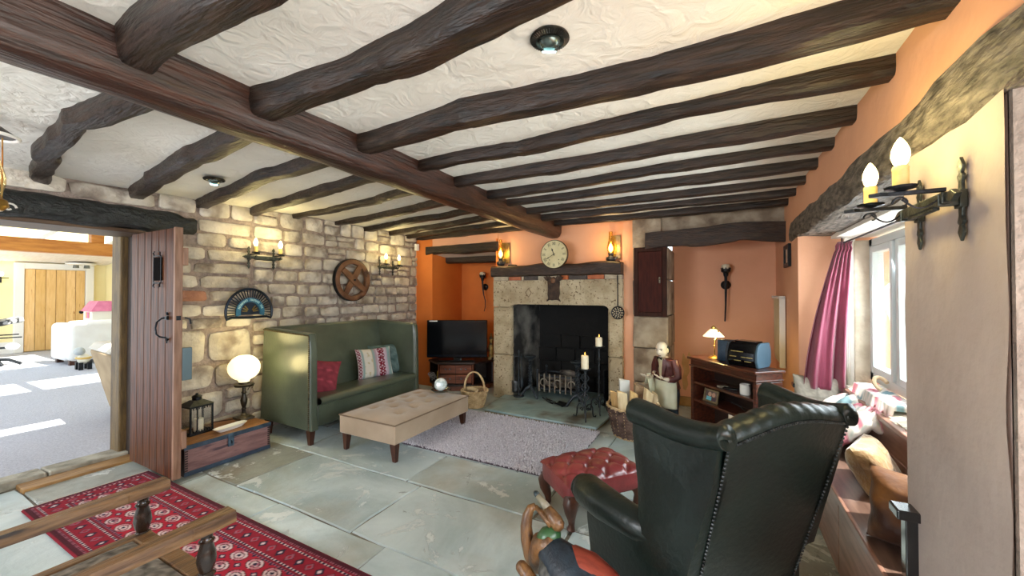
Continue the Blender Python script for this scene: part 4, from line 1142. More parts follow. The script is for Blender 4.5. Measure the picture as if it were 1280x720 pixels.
# ================================================================== ON THE STONE WALL
BULB = mat('candle_bulb', (255, 244, 220), rough=.2, emit=(255, 222, 160), estr=7)
SLEEVE = mat('candle_sleeve', (214, 186, 120), (196, 164, 98), rough=.6, scale=20)
PEWT = mat('sconce_iron', (52, 56, 54), (84, 88, 82), rough=.4, metal=.65, scale=18, bump=.3, bscale=40)
def spear(m, y, z, sg):
    pts = [(-.013, 0), (-.009, .035), (-.016, .05), (-.016, .055), (-.007, .062), (-.016, .082), (0, .108), (.016, .082), (.007, .062), (.016, .055), (.016, .05), (.009, .035), (.013, 0)]
    Mx = Matrix(((0, 0, 1, 0), (1, 0, 0, y), (0, sg, 0, z), (0, 0, 0, 1)))
    m.prism(pts, .004, .012, Mx)
def make_sconce(label, loc, rz, power):
    s = thing('wall_sconce', label, 'wall light', loc, rz, 'twin candle wall sconces')
    for y in (-.13, .13):
        m = MB(); spear(m, y, .012, 1); spear(m, y, -.012, -1)
        m.box((.010, y, 0), (.016, .034, .05)); m.box((.03, y, 0), (.06, .02, .036))
        obj('back_plate', m, PEWT, s, smooth=0, bevel=.002)
    m = MB().box((.045, 0, .004), (.022, .30, .034)).box((.045, 0, -.016), (.016, .18, .012))
    for sg in (-1, 1):
        Mx = Matrix(((0, 0, 1, .036), (0, sg, 0, sg*.15), (1, 0, 0, .004), (0, 0, 0, 1)))
        m.prism([(-.010, 0), (-.018, .03), (0, .062), (.018, .03), (.010, 0)], 0, .014, Mx)
    obj('cross_bar', m, PEWT, s, smooth=0, bevel=.003)
    for y in (-.13, .13):
        m = MB().box((.105, y, .030), (.13, .014, .012)).prism([(0, -.007), (.02, -.016), (.045, 0), (.02, .016), (0, .007)], .024, .036, xf((.165, y, 0)))
        a = obj('arm', m, IRON, s, smooth=0, bevel=.002)
        sc = [(.05+.085*t, y+.004, .012-.030*math.sin(t*PI)) for t in [k/8 for k in range(9)]]
        cu = [(.135+.022*math.cos(t)*(1-t/7)-.0, y+.004, .0+.022*math.sin(t)*(1-t/7)) for t in [k*.45 for k in range(11)]]
        obj('scroll', MB().tube(sc, .003, 5).tube(cu, .003, 5), IRON, a)
        obj('drip_pan', MB().lathe([(.006, .036), (.036, .044), (.040, .050), (.034, .050), (.006, .046)], 10, (.135, y, 0)), IRON, s)
        c = obj('candle_sleeve', MB().lathe([(.019, .046), (.019, .10), (.020, .105), (.017, .112), (.010, .113)], 14, (.135, y, 0)), SLEEVE, s)
        obj('bulb', MB().lathe([(.010, .110), (.017, .122), (.022, .140), (.021, .158), (.014, .178), (.006, .192), (.001, .198)], 14, (.135, y, 0)), BULB, c, smooth=180)
        lamp('bulb_light', (.20, y, .19), power, WARM, .035, s)
    return s
make_sconce('twin candle wall sconce on stone wall above the fan shaped iron piece', (-4.402, 2.49, 1.875), 0, 3.5)
make_sconce('twin candle wall sconce on stone wall right of the wooden wheel', (-4.402, 4.30, 1.875), 0, 3.5)
make_sconce('twin candle wall sconce with black iron arms on the window pier', (.617, 1.695, 1.765), PI, 4.5)
# fan shaped cast iron piece
CAST = mat('blue_black_cast_iron', (12, 20, 34), (26, 42, 64), rough=.35, metal=.4, scale=12)
CASTB = mat('blue_band_enamel', (24, 70, 104), (44, 104, 140), rough=.3, metal=.3, scale=8)
fn_ = thing('cast_iron_fan', 'blue black fan shaped cast iron piece with slotted rim on stone wall', 'ornament', (-4.385, 2.353, 1.30))
def fp2(r, a, x): return (x, -r*math.cos(a)*1.0, r*math.sin(a)*1.05)
A0, A1 = -.30, PI+.30
arc = [A0+(A1-A0)*k/40 for k in range(41)]
m = MB().tube([fp2(.228, a, .03-.0*a) for a in arc]+[(.03, .17, -.055), (.03, 0, -.06), (.03, -.17, -.055)], .013, 8, loop=True)
obj('rim', m, CAST, fn_)
def ringband(r0, r1, x0, x1): 
    rr = [[fp2(r0, a, x0), fp2(r1, a, x0), fp2(r1, a, x1), fp2(r0, a, x1)] for a in arc]
    return MB().loft(rr)
obj('name_band', ringband(.098, .142, .028, .048), CASTB, fn_, smooth=30)
m = MB()
for k in range(27):
    a = A0+.12+(A1-A0-.24)*k/26
    m.tube([fp2(.135, a, .036), fp2(.226, a, .032)], .0062, 5)
obj('radial_bars', m, CAST, fn_, kind='stuff')
m = MB().loft([[(.02, -.099*math.cos(a), .10*math.sin(a)) for a in arc], [(.034, -.099*math.cos(a), .10*math.sin(a)) for a in arc]])
obj('centre_plate', m, CAST, fn_, smooth=30)
m = MB()
for a in (.5, .85, PI-.85, PI-.5, .15, PI-.15):
    m.tube([fp2(.03, a, .036), fp2(.08, a, .038)], .006, 5)
obj('centre_ribs', m, mat('bronzed_rib', (120, 100, 50), rough=.4, metal=.5), fn_, kind='stuff')
m = MB(); rl = random.Random(4)
for k in range(15):
    if k in (2, 8): continue
    a = .35+(PI-.7)*k/14
    q = Matrix.Translation(fp2(.120, PI-a, .049)) @ Matrix.Rotation(-(a-PI/2)*-1 if False else (PI/2-a)*-1, 4, 'X')
    m.box((0, -.006, 0), (.004, .004, .022), M=q).box((0, .006, 0), (.004, .004, .022), M=q)
    if k % 2: m.box((0, 0, .009), (.004, .014, .004), M=q)
    else: m.box((0, 0, 0), (.004, .014, .004), M=q)
obj('raised_lettering', m, mat('pale_lettering', (170, 210, 220), rough=.5), fn_, smooth=0, kind='stuff')
# wooden wheel
WH = mat('wheel_wood', (92, 58, 36), (140, 98, 66), rough=.6, scale=5, bump=.4, col3=(62, 38, 26), s3=5, m3=(.55, .7))
ww = thing('wheel_ornament', 'round wooden wheel with crossed plank spokes hung on stone wall', 'wheel', (-4.40, 3.665, 1.672))
rr = []
for k in range(49):
    a = 2*PI*k/48
    rr.append([(x, r*math.cos(a), r*math.sin(a)) for r, x in ((.215, .01), (.275, .0), (.278, .055), (.268, .06), (.222, .06), (.215, .055))])
obj('rim', MB().loft(rr, cap=False), WH, ww, smooth=40)
rr = [[(x, r*math.cos(2*PI*k/48), r*math.sin(2*PI*k/48)) for r, x in ((.276, .0), (.286, .0), (.286, .05), (.276, .05))] for k in range(49)]
obj('iron_tyre', MB().loft(rr, cap=False), IRON, ww, smooth=40)
for k, a in enumerate((math.radians(58), math.radians(-38))):
    pl = [(-.225, -.034), (-.08, -.042), (0, -.050), (.08, -.042), (.225, -.034), (.225, .034), (.08, .042), (0, .05), (-.08, .042), (-.225, .034)]
    Mx = Matrix.Rotation(a, 4, 'X') @ Matrix(((0, 0, 1, 0), (1, 0, 0, 0), (0, 1, 0, 0), (0, 0, 0, 1)))
    obj('spoke', MB().prism(pl, .025+.02*k, .055+.022*k, Mx), WH, ww, smooth=0, bevel=.006)
obj('hub_bolt', MB().tube([(.05, 0, 0), (.088, 0, 0)], .014, 10), IRON, ww)

# ================================================================== TELEVISION CORNER (local x right across the view, y away)
VZ = math.radians(27.8)
CAB = mat('cabinet_wood', (84, 40, 24), (132, 72, 44), rough=.32, scale=4, stretch=(1, 6, 9), coat=.3)
CABD = mat('cabinet_dark', (26, 14, 10), (44, 24, 16), rough=.5, scale=5)
cs = thing('tv_cabinet', 'dark mahogany corner television cabinet with two drawer fronts', 'cabinet', (-3.546, 4.885, 0), VZ)
top = [(-.29, -.02), (.29, -.02), (.585, .215), (.45, .58), (-.34, .46), (-.475, .27)]
obj('top', MB().prism(top, .410, .440), CABD, cs, smooth=0, bevel=.008)
inn = [(-.27, .0), (.27, .0), (.56, .225), (.44, .56), (-.33, .44), (-.455, .275)]
obj('plinth', MB().prism(inn, .07, .10), CABD, cs, smooth=0, bevel=.006)
obj('bottom_rail', MB().prism([(-.27, .015), (.27, .015), (.50, .20), (.42, .5), (-.3, .4), (-.42, .28)], .0, .07), CAB, cs, smooth=0)
obj('back_panel', MB().prism([(.555, .225), (.44, .56), (-.33, .44), (-.453, .275), (-.44, .27), (-.32, .425), (.43, .54), (.54, .23)], .10, .41), CABD, cs, smooth=0)
for sx in (-1, 1):
    obj('divider', MB().box((sx*.262, .13, .255), (.018, .26, .31)), CAB, cs, smooth=0, bevel=.002)
for z0 in (.115, .262):
    d_ = obj('drawer', MB().box((0, .008, z0+.068), (.49, .02, .132)), CAB, cs, smooth=0, bevel=.006)
    obj('drawer_line', MB().box((0, -.003, z0+.068), (.006, .004, .132)), CABD, d_, smooth=0)
    for x in (-.155, -.085, .085, .155):
        obj('knob', MB().lathe([(.004, 0), (.014, .006), (.012, .014), (.004, .016)], 10, M=xf((x, -.002, z0+.075), rx=PI/2)), STEEL, d_)
tv = thing('television', 'black flat screen television on the corner cabinet', 'television', (-3.625, 5.035, .442), VZ)
BLK = mat('gloss_black', (8, 9, 11), rough=.12, spec=.6)
m = MB().prism([(-.28, -.11), (.28, -.11), (.24, .11), (-.24, .11)], 0, .018).box((0, .02, .04), (.12, .05, .07))
obj('stand', m, BLK, tv, smooth=0, bevel=.006)
obj('casing', MB().box((0, 0, .338), (.945, .05, .585)).box((0, .04, .335), (.7, .06, .42)), BLK, tv, smooth=0, bevel=.010)
obj('screen', MB().box((0, -.0262, .356), (.89, .004, .49)), mat('tv_screen', (12, 15, 22), rough=.14, spec=.45), tv, smooth=0)
obj('lower_trim', MB().box((0, -.027, .076), (.935, .006, .028)), mat('blue_black_trim', (16, 26, 40), rough=.2), tv, smooth=0)
obj('sticker', MB().box((-.37, -.0275, .616), (.125, .003, .016)), WHITE, tv, smooth=0)
o = obj('yellow_book', MB().box((0, 0, .0925), (.016, .12, .185)), mat('yellow_cover', (196, 170, 40), rough=.5), None, smooth=0, bevel=.002)
o.location = Matrix.Translation((-3.546, 4.885, 0)) @ Matrix.Rotation(VZ, 4, 'Z') @ Vector((-.292, .13, .101)); o.rotation_euler = (0, 0, VZ)
tag(o, 'thin yellow book upright in the cabinet left of the drawers', 'book')
m = MB(); q = Matrix.Translation((-3.546, 4.885, 0)) @ Matrix.Rotation(VZ, 4, 'Z')
for k in range(5):
    ph = k*.5
    m.tube([q @ Vector((-.36+.05*math.cos(t*2+ph)-.015*k, .24+.03*math.sin(t+ph), .112+.02*k+.05*abs(math.sin(t*1.3+ph)))) for t in [i*.35 for i in range(16)]], .004, 5)
o = obj('cable_bundle', m, mat('pale_cable', (170, 172, 176), rough=.5), None); tag(o, 'tangle of pale cables in the left bay of the tv cabinet', 'cable')
# carved figure beside the television
FIG = mat('gilded_figure', (120, 96, 40), (190, 160, 84), rough=.5, scale=18, bump=.6, bscale=40, col3=(50, 34, 22), s3=14, m3=(.5, .6))
p = q @ Vector((.525, .27, .4415))
fg = thing('carved_figure', 'tall gilded carved figure standing right of the television', 'figurine', p, VZ)
obj('body', jitter(MB().lathe([(.045, 0), (.05, .02), (.036, .04), (.042, .12), (.050, .19), (.034, .24), (.022, .27), (.034, .30), (.036, .33), (.026, .36), (.01, .38), (.014, .40), (.001, .42)], 14), .006, 22), FIG, fg, smooth=60)
obj('arm', MB().tube([(-.03, -.01, .20), (-.07, -.03, .12), (-.12, -.05, .05), (-.16, -.055, .03)], [.018, .016, .014, .018], 8), mat('figure_sleeve', (70, 40, 28), (110, 70, 44), rough=.6, scale=20), fg)
# wall torches
OPAL = mat('opal_glass', (226, 214, 186), rough=.3)
def torch(label, loc, rz, curve):
    t = thing('wall_torch', label, 'wall light', loc, rz, 'black iron wall torches')     # wall at y = 0, juts towards -y
    obj('wall_boss', MB().lathe([(.055, 0), (.058, .012), (.05, .022), (.03, .03), (.018, .05)], 20, M=xf((0, 0, 0), rx=PI/2)), IRON, t)
    obj('bracket', MB().tube([(0, -.04, 0), (0, -.09, .01), (0, -.10, .06)], .013, 8), IRON, t)
    if curve: pts = [(0, -.10, .12), (.004, -.10, .0), (.02, -.10, -.12), (.055, -.10, -.24), (.05, -.09, -.34), (.02, -.08, -.42)]
    else: pts = [(0, -.10, .12), (0, -.10, -.05), (-.004, -.10, -.25), (-.012, -.09, -.46)]
    obj('handle', MB().tube(pts, [.018, .015, .010, .008, .007, .006][:len(pts)], 8), IRON, t)
    obj('cup', MB().lathe([(.012, .09), (.028, .12), (.030, .15), (.052, .165), (.055, .20), (.048, .20), (.046, .17), (.01, .16)], 16, (0, -.10, 0)), IRON, t)
    m = MB()
    for k in range(8):
        a = 2*PI*k/8; m.box((.050*math.cos(a), -.10+.050*math.sin(a), .205), (.014, .014, .018), (0, 0, a))
    obj('crown', m, IRON, t, smooth=0)
    obj('opal_shade', MB().lathe([(.042, .165), (.048, .20), (.052, .235), (.040, .255), (.001, .262)], 16, (0, -.10, 0)), OPAL, t)
    return t
torch('black iron wall torch with curling tail in the alcove above the television', (-3.585, 5.815, 1.60), 0, True)
torch('black iron wall torch with straight tail above the bookcase', (.085, 5.695, 1.60), 0, False)

# ================================================================== ON THE FIREPLACE
AMB = mat_glass('amber_chimney', (1.0, .90, .62), .05)
def oil_lamp(label, x):
    t = thing('oil_lamp', label, 'lamp', (x, 4.895, 1.905), 0, 'oil lamps over the mantel')
    obj('reflector', MB().box((.03, .085, .17), (.15, .008, .30)), mat('aged_tin', (120, 96, 60), (160, 134, 90), rough=.3, metal=.7, scale=14), t, smooth=0, bevel=.004)
    obj('bracket', MB().tube([(.0, .09, .01), (.0, .0, .0), (.05, -.02, .01), (.09, -.01, .04)], .009, 6), STEEL, t)
    obj('font', MB().lathe([(.02, -.02), (.05, -.012), (.062, .012), (.055, .04), (.03, .052), (.026, .07), (.034, .075), (.034, .09), (.02, .095)], 18), STEEL, t)
    obj('wick_knob', MB().tube([(.03, -.01, .075), (.06, -.02, .072)], .004, 5).ball((.064, -.022, .072), .011, 8, 6), BRASS, t)
    obj('chimney', MB().lathe([(.034, .09), (.045, .13), (.048, .155), (.040, .20), (.026, .25), (.024, .36), (.023, .36), (.025, .25), (.038, .20), (.046, .155), (.043, .13), (.032, .09)], 18), AMB, t, smooth=180)
    obj('flame', MB().lathe([(.008, .10), (.026, .125), (.030, .15), (.024, .175), (.010, .205), (.001, .225)], 14), mat('lamp_glow', (255, 230, 150), emit=(255, 226, 140), estr=10), t, smooth=180)
    lamp('lamp_light', (0, -.09, .18), 4.5, (1, .66, .26), .04, t)
    return t
oil_lamp('oil lamp with amber chimney on the left end of the mantel beam', -2.765)
oil_lamp('oil lamp with amber chimney on the right end of the mantel beam', -1.185)
# clock
ck = thing('wall_clock', 'round cream clock face with roman numerals hanging above the mantel beam', 'clock', (-1.885, 4.765, 2.0))
Mc = xf((0, 0, 0), rx=PI/2)
obj('face', MB().lathe([(.182, 0), (.182, .02), (.178, .026), (.001, .026)], 48, M=Mc), mat('cream_dial', (222, 210, 164), (206, 192, 144), rough=.5, scale=7, col3=(190, 174, 126), s3=8, m3=(.58, .7)), ck)
obj('rim', MB().lathe([(.182, -.012), (.188, -.01), (.188, .022), (.183, .028), (.180, .024), (.180, -.012)], 48, M=Mc), mat('clock_rim', (60, 44, 26), rough=.5), ck)
def text_mb(body, size, depth=.001):
    cu = bpy.data.curves.new('txt', 'FONT'); cu.body = body; cu.size = size; cu.extrude = depth; cu.align_x = 'CENTER'; cu.align_y = 'CENTER'; cu.resolution_u = 2
    o = bpy.data.objects.new('txt', cu); COL.objects.link(o)
    dg = bpy.context.evaluated_depsgraph_get(); me = bpy.data.meshes.new_from_object(o.evaluated_get(dg))
    vs = [tuple(v.co) for v in me.vertices]; fs = [tuple(p.vertices) for p in me.polygons]
    bpy.data.objects.remove(o); bpy.data.curves.remove(cu); bpy.data.meshes.remove(me)
    return vs, fs
INK = mat('black_ink', (22, 20, 18), rough=.6)
for k, tx in enumerate(['XII', 'I', 'II', 'III', 'IIII', 'V', 'VI', 'VII', 'VIII', 'IX', 'X', 'XI']):
    a = -2*PI*k/12
    vs, fs = text_mb(tx, .050)
    Mn = Mc @ Matrix.Rotation(a, 4, 'Z') @ Matrix.Translation((0, .138, .0268)) @ Matrix.Scale(.75, 4, (1, 0, 0)) @ Matrix.Scale(1.15, 4, (0, 1, 0))
    obj('numeral', MB().add(vs, fs, Mn), INK, ck, smooth=0)
def hand(a, l, w):
    Mh = Mc @ Matrix.Rotation(a, 4, 'Z')
    return MB().prism([(-w*.4, -.02), (w*.4, -.02), (w*.35, l*.55), (w, l*.66), (0, l), (-w, l*.66), (-w*.35, l*.55)], .029, .031, Mh)
obj('hour_hand', hand(math.radians(20), .085, .012), INK, ck, smooth=0)
obj('minute_hand', hand(math.radians(120), .135, .007), INK, ck, smooth=0)
obj('centre_cap', MB().lathe([(.009, .027), (.008, .034), (.001, .035)], 10, M=Mc), INK, ck)
m = MB()
for x in (-.06, .068): m.lathe([(.006, .026), (.006, .028), (.001, .0285)], 10, M=Mc @ Matrix.Translation((x, -.072, 0)))
obj('winding_hole', m, INK, ck)
# iron plaque with spread wings on top and two feet
RUST = mat('rusty_brown_iron', (44, 30, 22), (80, 58, 44), rough=.6, metal=.3, scale=16, bump=.7, bscale=40)
pq = thing('iron_plaque', 'rusty brown iron plaque with crested top fixed on the fireplace lintel', 'ornament', (-1.935, YF-.004, 1.55))
Mp = Matrix(((1, 0, 0, 0), (0, 0, -1, 0), (0, 1, 0, 0), (0, 0, 0, 1)))
body = [(-.085, .10), (-.078, .0), (-.085, -.07), (-.075, -.12), (-.10, -.168), (-.06, -.145), (-.02, -.152), (.03, -.145), (.06, -.148), (.10, -.168), (.072, -.12), (.085, -.06), (.08, .02), (.088, .10)]
obj('plate', MB().prism(body, 0, .022, Mp), RUST, pq, smooth=0, bevel=.004)
wing = [(-.06, .09), (-.11, .12), (-.145, .165), (-.10, .155), (-.115, .178), (-.07, .165), (-.055, .178), (-.03, .14), (0, .165), (.03, .14), (.055, .178), (.07, .165), (.115, .178), (.10, .155), (.145, .165), (.11, .12), (.06, .09)]
obj('crest', MB().prism(wing, .0, .03, Mp), RUST, pq, smooth=0, bevel=.004)
obj('boss', MB().ball((0, -.03, .115), (.032, .02, .04), 12, 8), mat('worn_boss', (120, 84, 60), rough=.5, metal=.3), pq)
# skimmer
sk = thing('iron_skimmer', 'black pierced skimmer hanging by its long handle on the fireplace', 'utensil', (-1.09, YF-.02, 1.255))
Ms = xf((0, 0, 0), rx=PI/2)
obj('disc', MB().lathe([(.078, 0), (.082, .006), (.078, .014), (.066, .006), (.001, .003)], 24, M=Ms), IRON, sk)
m = MB()
for (r, n) in ((.02, 5), (.042, 9), (.06, 12)):
    for k in range(n): m.lathe([(.0085, .004), (.0085, .0085), (.001, .009)], 6, M=Ms @ Matrix.Translation((r*math.cos(2*PI*k/n), r*math.sin(2*PI*k/n), 0)))
obj('pierced_holes', m, mat('hole_tan', (176, 160, 132), rough=.8), sk, kind='stuff')
obj('handle', MB().tube([(0, -.008, .07), (.0, -.008, .30), (-.002, -.008, .46)], [.007, .006, .008], 8).tube([(0, -.008, .46), (.012, -.008, .475), (0, -.008, .49), (-.012, -.008, .475)], .003, 5, loop=True), IRON, sk)

# ================================================================== HEARTH
TWI = mat('grey_wrought_iron', (36, 42, 48), (66, 72, 78), rough=.5, metal=.5, scale=14, bump=.5, bscale=30)
def andiron(label, x, y):
    t = thing('andiron', label, 'firedog', (x, y, .0605), 0, 'wrought iron firedogs')
    m = MB(); rings = []
    for i in range(41):
        z = .13+i*.38/40; a = i*.42; r = .026
        rings.append([(r*(1.15 if k % 2 else .62)*math.cos(a+k*PI/4), r*(1.15 if k % 2 else .62)*math.sin(a+k*PI/4), z) for k in range(8)])
    obj('twisted_post', m.loft(rings), TWI, t, smooth=30)
    obj('cup', MB().lathe([(.02, .50), (.035, .515), (.030, .53), (.075, .55), (.085, .565), (.08, .575), (.03, .56), (.001, .558)], 16), TWI, t)
    for sg in (-1, 1):
        obj('foot', MB().tube([(0, 0, .15), (sg*.05, -.02, .12), (sg*.10, -.04, .05), (sg*.12, -.05, .0115), (sg*.135, -.055, .010)], [.022, .020, .017, .016, .012], 8), TWI, t)
    obj('log_bar', MB().tube([(0, 0, .14), (0, .16, .12), (0, .32, .10), (0, .33, .012)], .013, 8), TWI, t)
    return t
andiron('twisted wrought iron firedog at the left side of the fire grate', -2.30, 4.90)
andiron('twisted wrought iron firedog at the right side of the fire grate', -1.58, 4.76)
gr = thing('fire_grate', 'iron fire grate basket with ash and burnt logs in the fireplace', 'grate', (-1.93, 5.15, .0605))
m = MB()
gx, gy = .30, .16
PB = mat('ashy_iron', (110, 100, 88), (150, 140, 124), rough=.7, scale=12)
for z in (.12, .30):
    m.tube([(-gx, -gy, z), (gx, -gy, z), (gx, gy, z), (-gx, gy, z)], .010, 6, loop=True)
obj('rails', m, TWI, gr)
for k in range(8):
    x = -gx+.03+k*(2*gx-.06)/7
    obj('bar', MB().tube([(x, -gy-.012, .08), (x, -gy-.012, .33)], .010, 6), PB, gr)
m = MB()
for k in range(3):
    cx = -.2+k*.2
    m.tube([(cx+.05*math.cos(t), -gy-.016, .21+.05*math.sin(t)) for t in [j*.6 for j in range(9)]], .008, 6)
obj('scrollwork', m, PB, gr)
for (x, y) in ((-gx, -gy), (gx, -gy), (-gx, gy), (gx, gy)):
    obj('leg', MB().tube([(x, y, .36), (x, y, 0)], .013, 6).ball((x, y, .37), .02, 8, 6), TWI, gr)
obj('fire_bed', MB().bx(-gx+.01, gx-.01, -gy+.01, gy-.01, .115, .135), IRON, gr, smooth=0)
ASH = mat('burnt_wood', (44, 38, 34), (120, 112, 104), rough=.95, scale=8, bump=.7)
for k, (x, y, z, a, L_) in enumerate(((0, -.06, .175, .1, .46), (.03, .06, .18, -.15, .46), (-.03, 0, .25, .25, .40), (.10, .04, .32, -.3, .30))):
    o = obj('burnt_log', jitter(MB().tube([(x-L_/2*math.cos(a)-1.93, y-L_/2*math.sin(a)+5.15, z+.06), (x-1.93, y+5.15, z+.065), (x+L_/2*math.cos(a)-1.93, y+L_/2*math.sin(a)+5.15, z+.06)], [.035, .042, .036], 8), .006, 9, k), ASH)
    tag(o, ['burnt log at the front of the fire grate', 'burnt log at the back of the fire grate', 'burnt log lying across the other logs in the grate', 'short burnt log topmost in the fire grate'][k], 'log', 'burnt logs in the grate')
# companion set at the left jamb
co = thing('fireside_tool_set', 'black fireside tools with shovel hanging on a stand at the left jamb', 'fire tools', (-2.46, 4.87, .0605))
m = MB().lathe([(.075, 0), (.075, .012), (.02, .022), (.010, .04), (.009, .60), (.016, .62), (.001, .65)], 14)
obj('stand', m, TWI, co)
obj('hanger', MB().tube([(-.07, -.02, .545), (0, 0, .56), (.07, -.02, .545)], .006, 6), TWI, co)
s_ = obj('shovel', MB().tube([(-.05, -.04, .56), (-.05, -.04, .22)], .006, 6).grid(lambda a, b: (-.05+(a-.5)*(.10-.02*b), -.045+.02*(2*a-1)**2, .22-b*.16), 6, 6), STEEL, co, solid=.003)
obj('poker', MB().tube([(.06, -.035, .58), (.06, -.035, .12), (.045, -.035, .10)], .006, 6), TWI, co)
b_ = obj('hearth_brush', MB().tube([(.02, .05, .58), (.02, .05, .25)], .006, 6).lathe([(.02, .12), (.03, .14), (.022, .24), (.008, .26)], 10, (.02, .05, 0)), TWI, co)
# tongs and shovel lying on the slate
o = obj('fire_tongs', MB().tube([(-2.12, 4.93, .069), (-1.98, 4.78, .069), (-1.90, 4.72, .069)], .007, 6).tube([(-2.08, 4.95, .069), (-1.97, 4.80, .076), (-1.90, 4.735, .07)], .007, 6).ball((-2.125, 4.935, .071), .010, 8, 6), STEEL)
tag(o, 'steel fire tongs lying on the slate hearth', 'fire tongs')
sh = thing('ash_shovel', 'small black ash shovel lying flat on the slate hearth', 'shovel', (-1.80, 4.76, .061), math.radians(-24))
obj('blade', MB().grid(lambda a, b: (-.09+a*.18, -.07+b*.13, .004+.02*(2*b-1)**4*(a < .9)), 8, 8), IRON, sh, solid=.004)
obj('handle', MB().tube([(-.09, -.005, .012), (-.20, -.005, .02), (-.26, -.005, .012)], .007, 6), STEEL, sh)
# floor standing candle holders
def candle_stand(label, x, y, h, scrolls):
    t = thing('candle_stand', label, 'candlestick', (x, y, .0605), 0, 'iron candle stands on the hearth')
    prof = [(.010, .06)]
    for z in [h*.25, h*.45, h*.62, h*.8]: prof += [(.010, z-.02), (.018, z), (.010, z+.02)]
    prof += [(.011, h-.03)]
    obj('stem', MB().lathe(prof, 12), TWI, t)
    obj('drip_plate', MB().lathe([(.012, h-.035), (.06, h-.014), (.072, h-.004), (.070, h), (.05, h-.006), (.001, h-.006)], 22), TWI, t)
    for k in range(3):
        a = 2*PI*k/3-PI/2+.35
        P = lambda r, z: (r*math.cos(a), r*math.sin(a), z)
        obj('foot', MB().tube([P(.012, .12), P(.04, .155), P(.075, .16), P(.10, .12), P(.105, .05), P(.115, .012), P(.14, .008), P(.148, .022)], .0085, 7), TWI, t)
        obj('foot_curl', MB().tube([P(.04+.022*math.cos(j*.6)*(1-j/14), .10+.022*math.sin(j*.6)*(1-j/14)) for j in range(12)], .006, 6), TWI, t)
    if scrolls:
        for sg in (-1, 1):
            m = MB()
            for z0 in (.20, .31, .42):
                m.tube([(sg*(.012+.034*math.sin(j/10*PI)), .0, z0+.09*j/10) for j in range(11)], .005, 6)
                m.tube([(sg*(.03+.010*math.cos(j*.7)), 0, z0+.045+.012*math.sin(j*.7)) for j in range(8)], .004, 5)
            obj('side_scroll', m, TWI, t)
    return t
candle_stand('shorter scrolled iron candle stand at the front of the hearth', -1.355, 4.36, .575, True)
candle('pillar_candle', (-1.355, 4.36, .631), .042, .15, 'lit white candle on the shorter iron stand', 'candles on the hearth stands', lit=True)
candle_stand('taller iron candle stand behind the scrolled one', -1.275, 4.66, .80, False)
candle('pillar_candle', (-1.275, 4.66, .856), .040, .105, 'white candle on the taller iron stand', 'candles on the hearth stands', lit=True)
lamp('candle_glow', (-1.355, 4.30, .86), .35, WARM, .02)
fg_ = thing('fire_guard_panel', 'plain black metal fire guard panel at the right jamb', 'fire guard', (-1.23, 5.02, .0605), math.radians(60))
obj('panel', MB().box((0, 0, .24), (.22, .012, .44)), IRON, fg_, smooth=0, bevel=.003)
obj('foot', MB().box((-.08, 0, .011), (.02, .12, .022)).box((.08, 0, .011), (.02, .12, .022)), IRON, fg_, smooth=0)

# ================================================================== LOG BASKETS
WIL = mat('willow', (176, 146, 104), (216, 190, 148), rough=.8, scale=14, bump=.4)
WILD = mat('dark_willow', (70, 52, 48), (118, 94, 84), rough=.8, scale=14, bump=.4)
def wicker(prof, n, rnds, m, c=(0, 0, 0)):
    """woven strands: alternating over / under, from a radius profile (r at height t)"""
    mb = MB()
    for k in range(rnds):
        t = (k+.5)/rnds; r, z = prof(t)
        pts = []
        for j in range(n*2):
            a = 2*PI*j/(n*2); d = .006*(1 if (j+k) % 2 else -1)
            pts.append((c[0]+(r+d)*math.cos(a), c[1]+(r+d)*math.sin(a), c[2]+z))
        mb.tube(pts, prof(1)[1]/rnds*.62, 5, loop=True)
    return mb
def basket(label, loc, prof, rnds, n, side, handle):
    b = thing('log_basket', label, 'basket', loc, 0, 'willow log baskets')
    obj('woven_side', wicker(prof, n, rnds, WIL), side, b, kind='stuff', smooth=60)
    rb, zb = prof(0); rt_, zt_ = prof(1)
    obj('base', MB().lathe([(rb, .004), (rb, .02), (.001, .02)], 24), WIL, b)
    for z, r in ((.012, rb), (zt_, rt_)):
        m = MB()
        for s_ in (0, PI):
            m.tube([(r*math.cos(a)+.008*math.cos(a*14+s_)*math.cos(a), r*math.sin(a)+.008*math.cos(a*14+s_)*math.sin(a), z+.008*math.sin(a*14+s_)) for a in [2*PI*j/96 for j in range(96)]], .010, 6, loop=True)
        obj('rim_plait', m, WIL, b, kind='stuff')
    m = MB()
    for j in range(n):
        a = 2*PI*j/n
        m.tube([(prof(t)[0]*math.cos(a), prof(t)[0]*math.sin(a), prof(t)[1]) for t in (0, .25, .5, .75, 1)], .006, 5)
    obj('stakes', m, WIL, b, kind='stuff')
    if handle == 'hoop':
        m = MB()
        for s_ in (0, PI*2/3, PI*4/3):
            m.tube([((rt_-.012)*math.cos(a)+.007*math.cos(a*9+s_), .007*math.sin(a*9+s_), zt_+.24*math.sin(a)) for a in [PI*j/30 for j in range(31)]], .009, 6)
        obj('hoop_handle', m, WIL, b)
    else:
        for a0 in (PI*.86, -PI*.10):
            m = MB()
            for s_ in (0, PI):
                m.tube([(rt_*math.cos(a0+t*.30)+.006*math.cos(t*9+s_), rt_*math.sin(a0+t*.30), zt_+.075*math.cos(t*PI/2)+.006*math.sin(t*9+s_)) for t in [-1+2*j/16 for j in range(17)]], .009, 6)
            obj('side_handle', m, WIL, b)
    return b
basket('small pale willow basket with hoop handle beside the hearth', (-2.86, 4.36, 0), lambda t: (.115+.055*t**.7, .012+.20*t), 15, 16, WIL, 'hoop')
basket('large round log basket with dark woven sides right of the hearth', (-.80, 4.26, 0), lambda t: (.195+.07*t**.8,   .012+.30*t), 18, 18, WILD, 'ears')
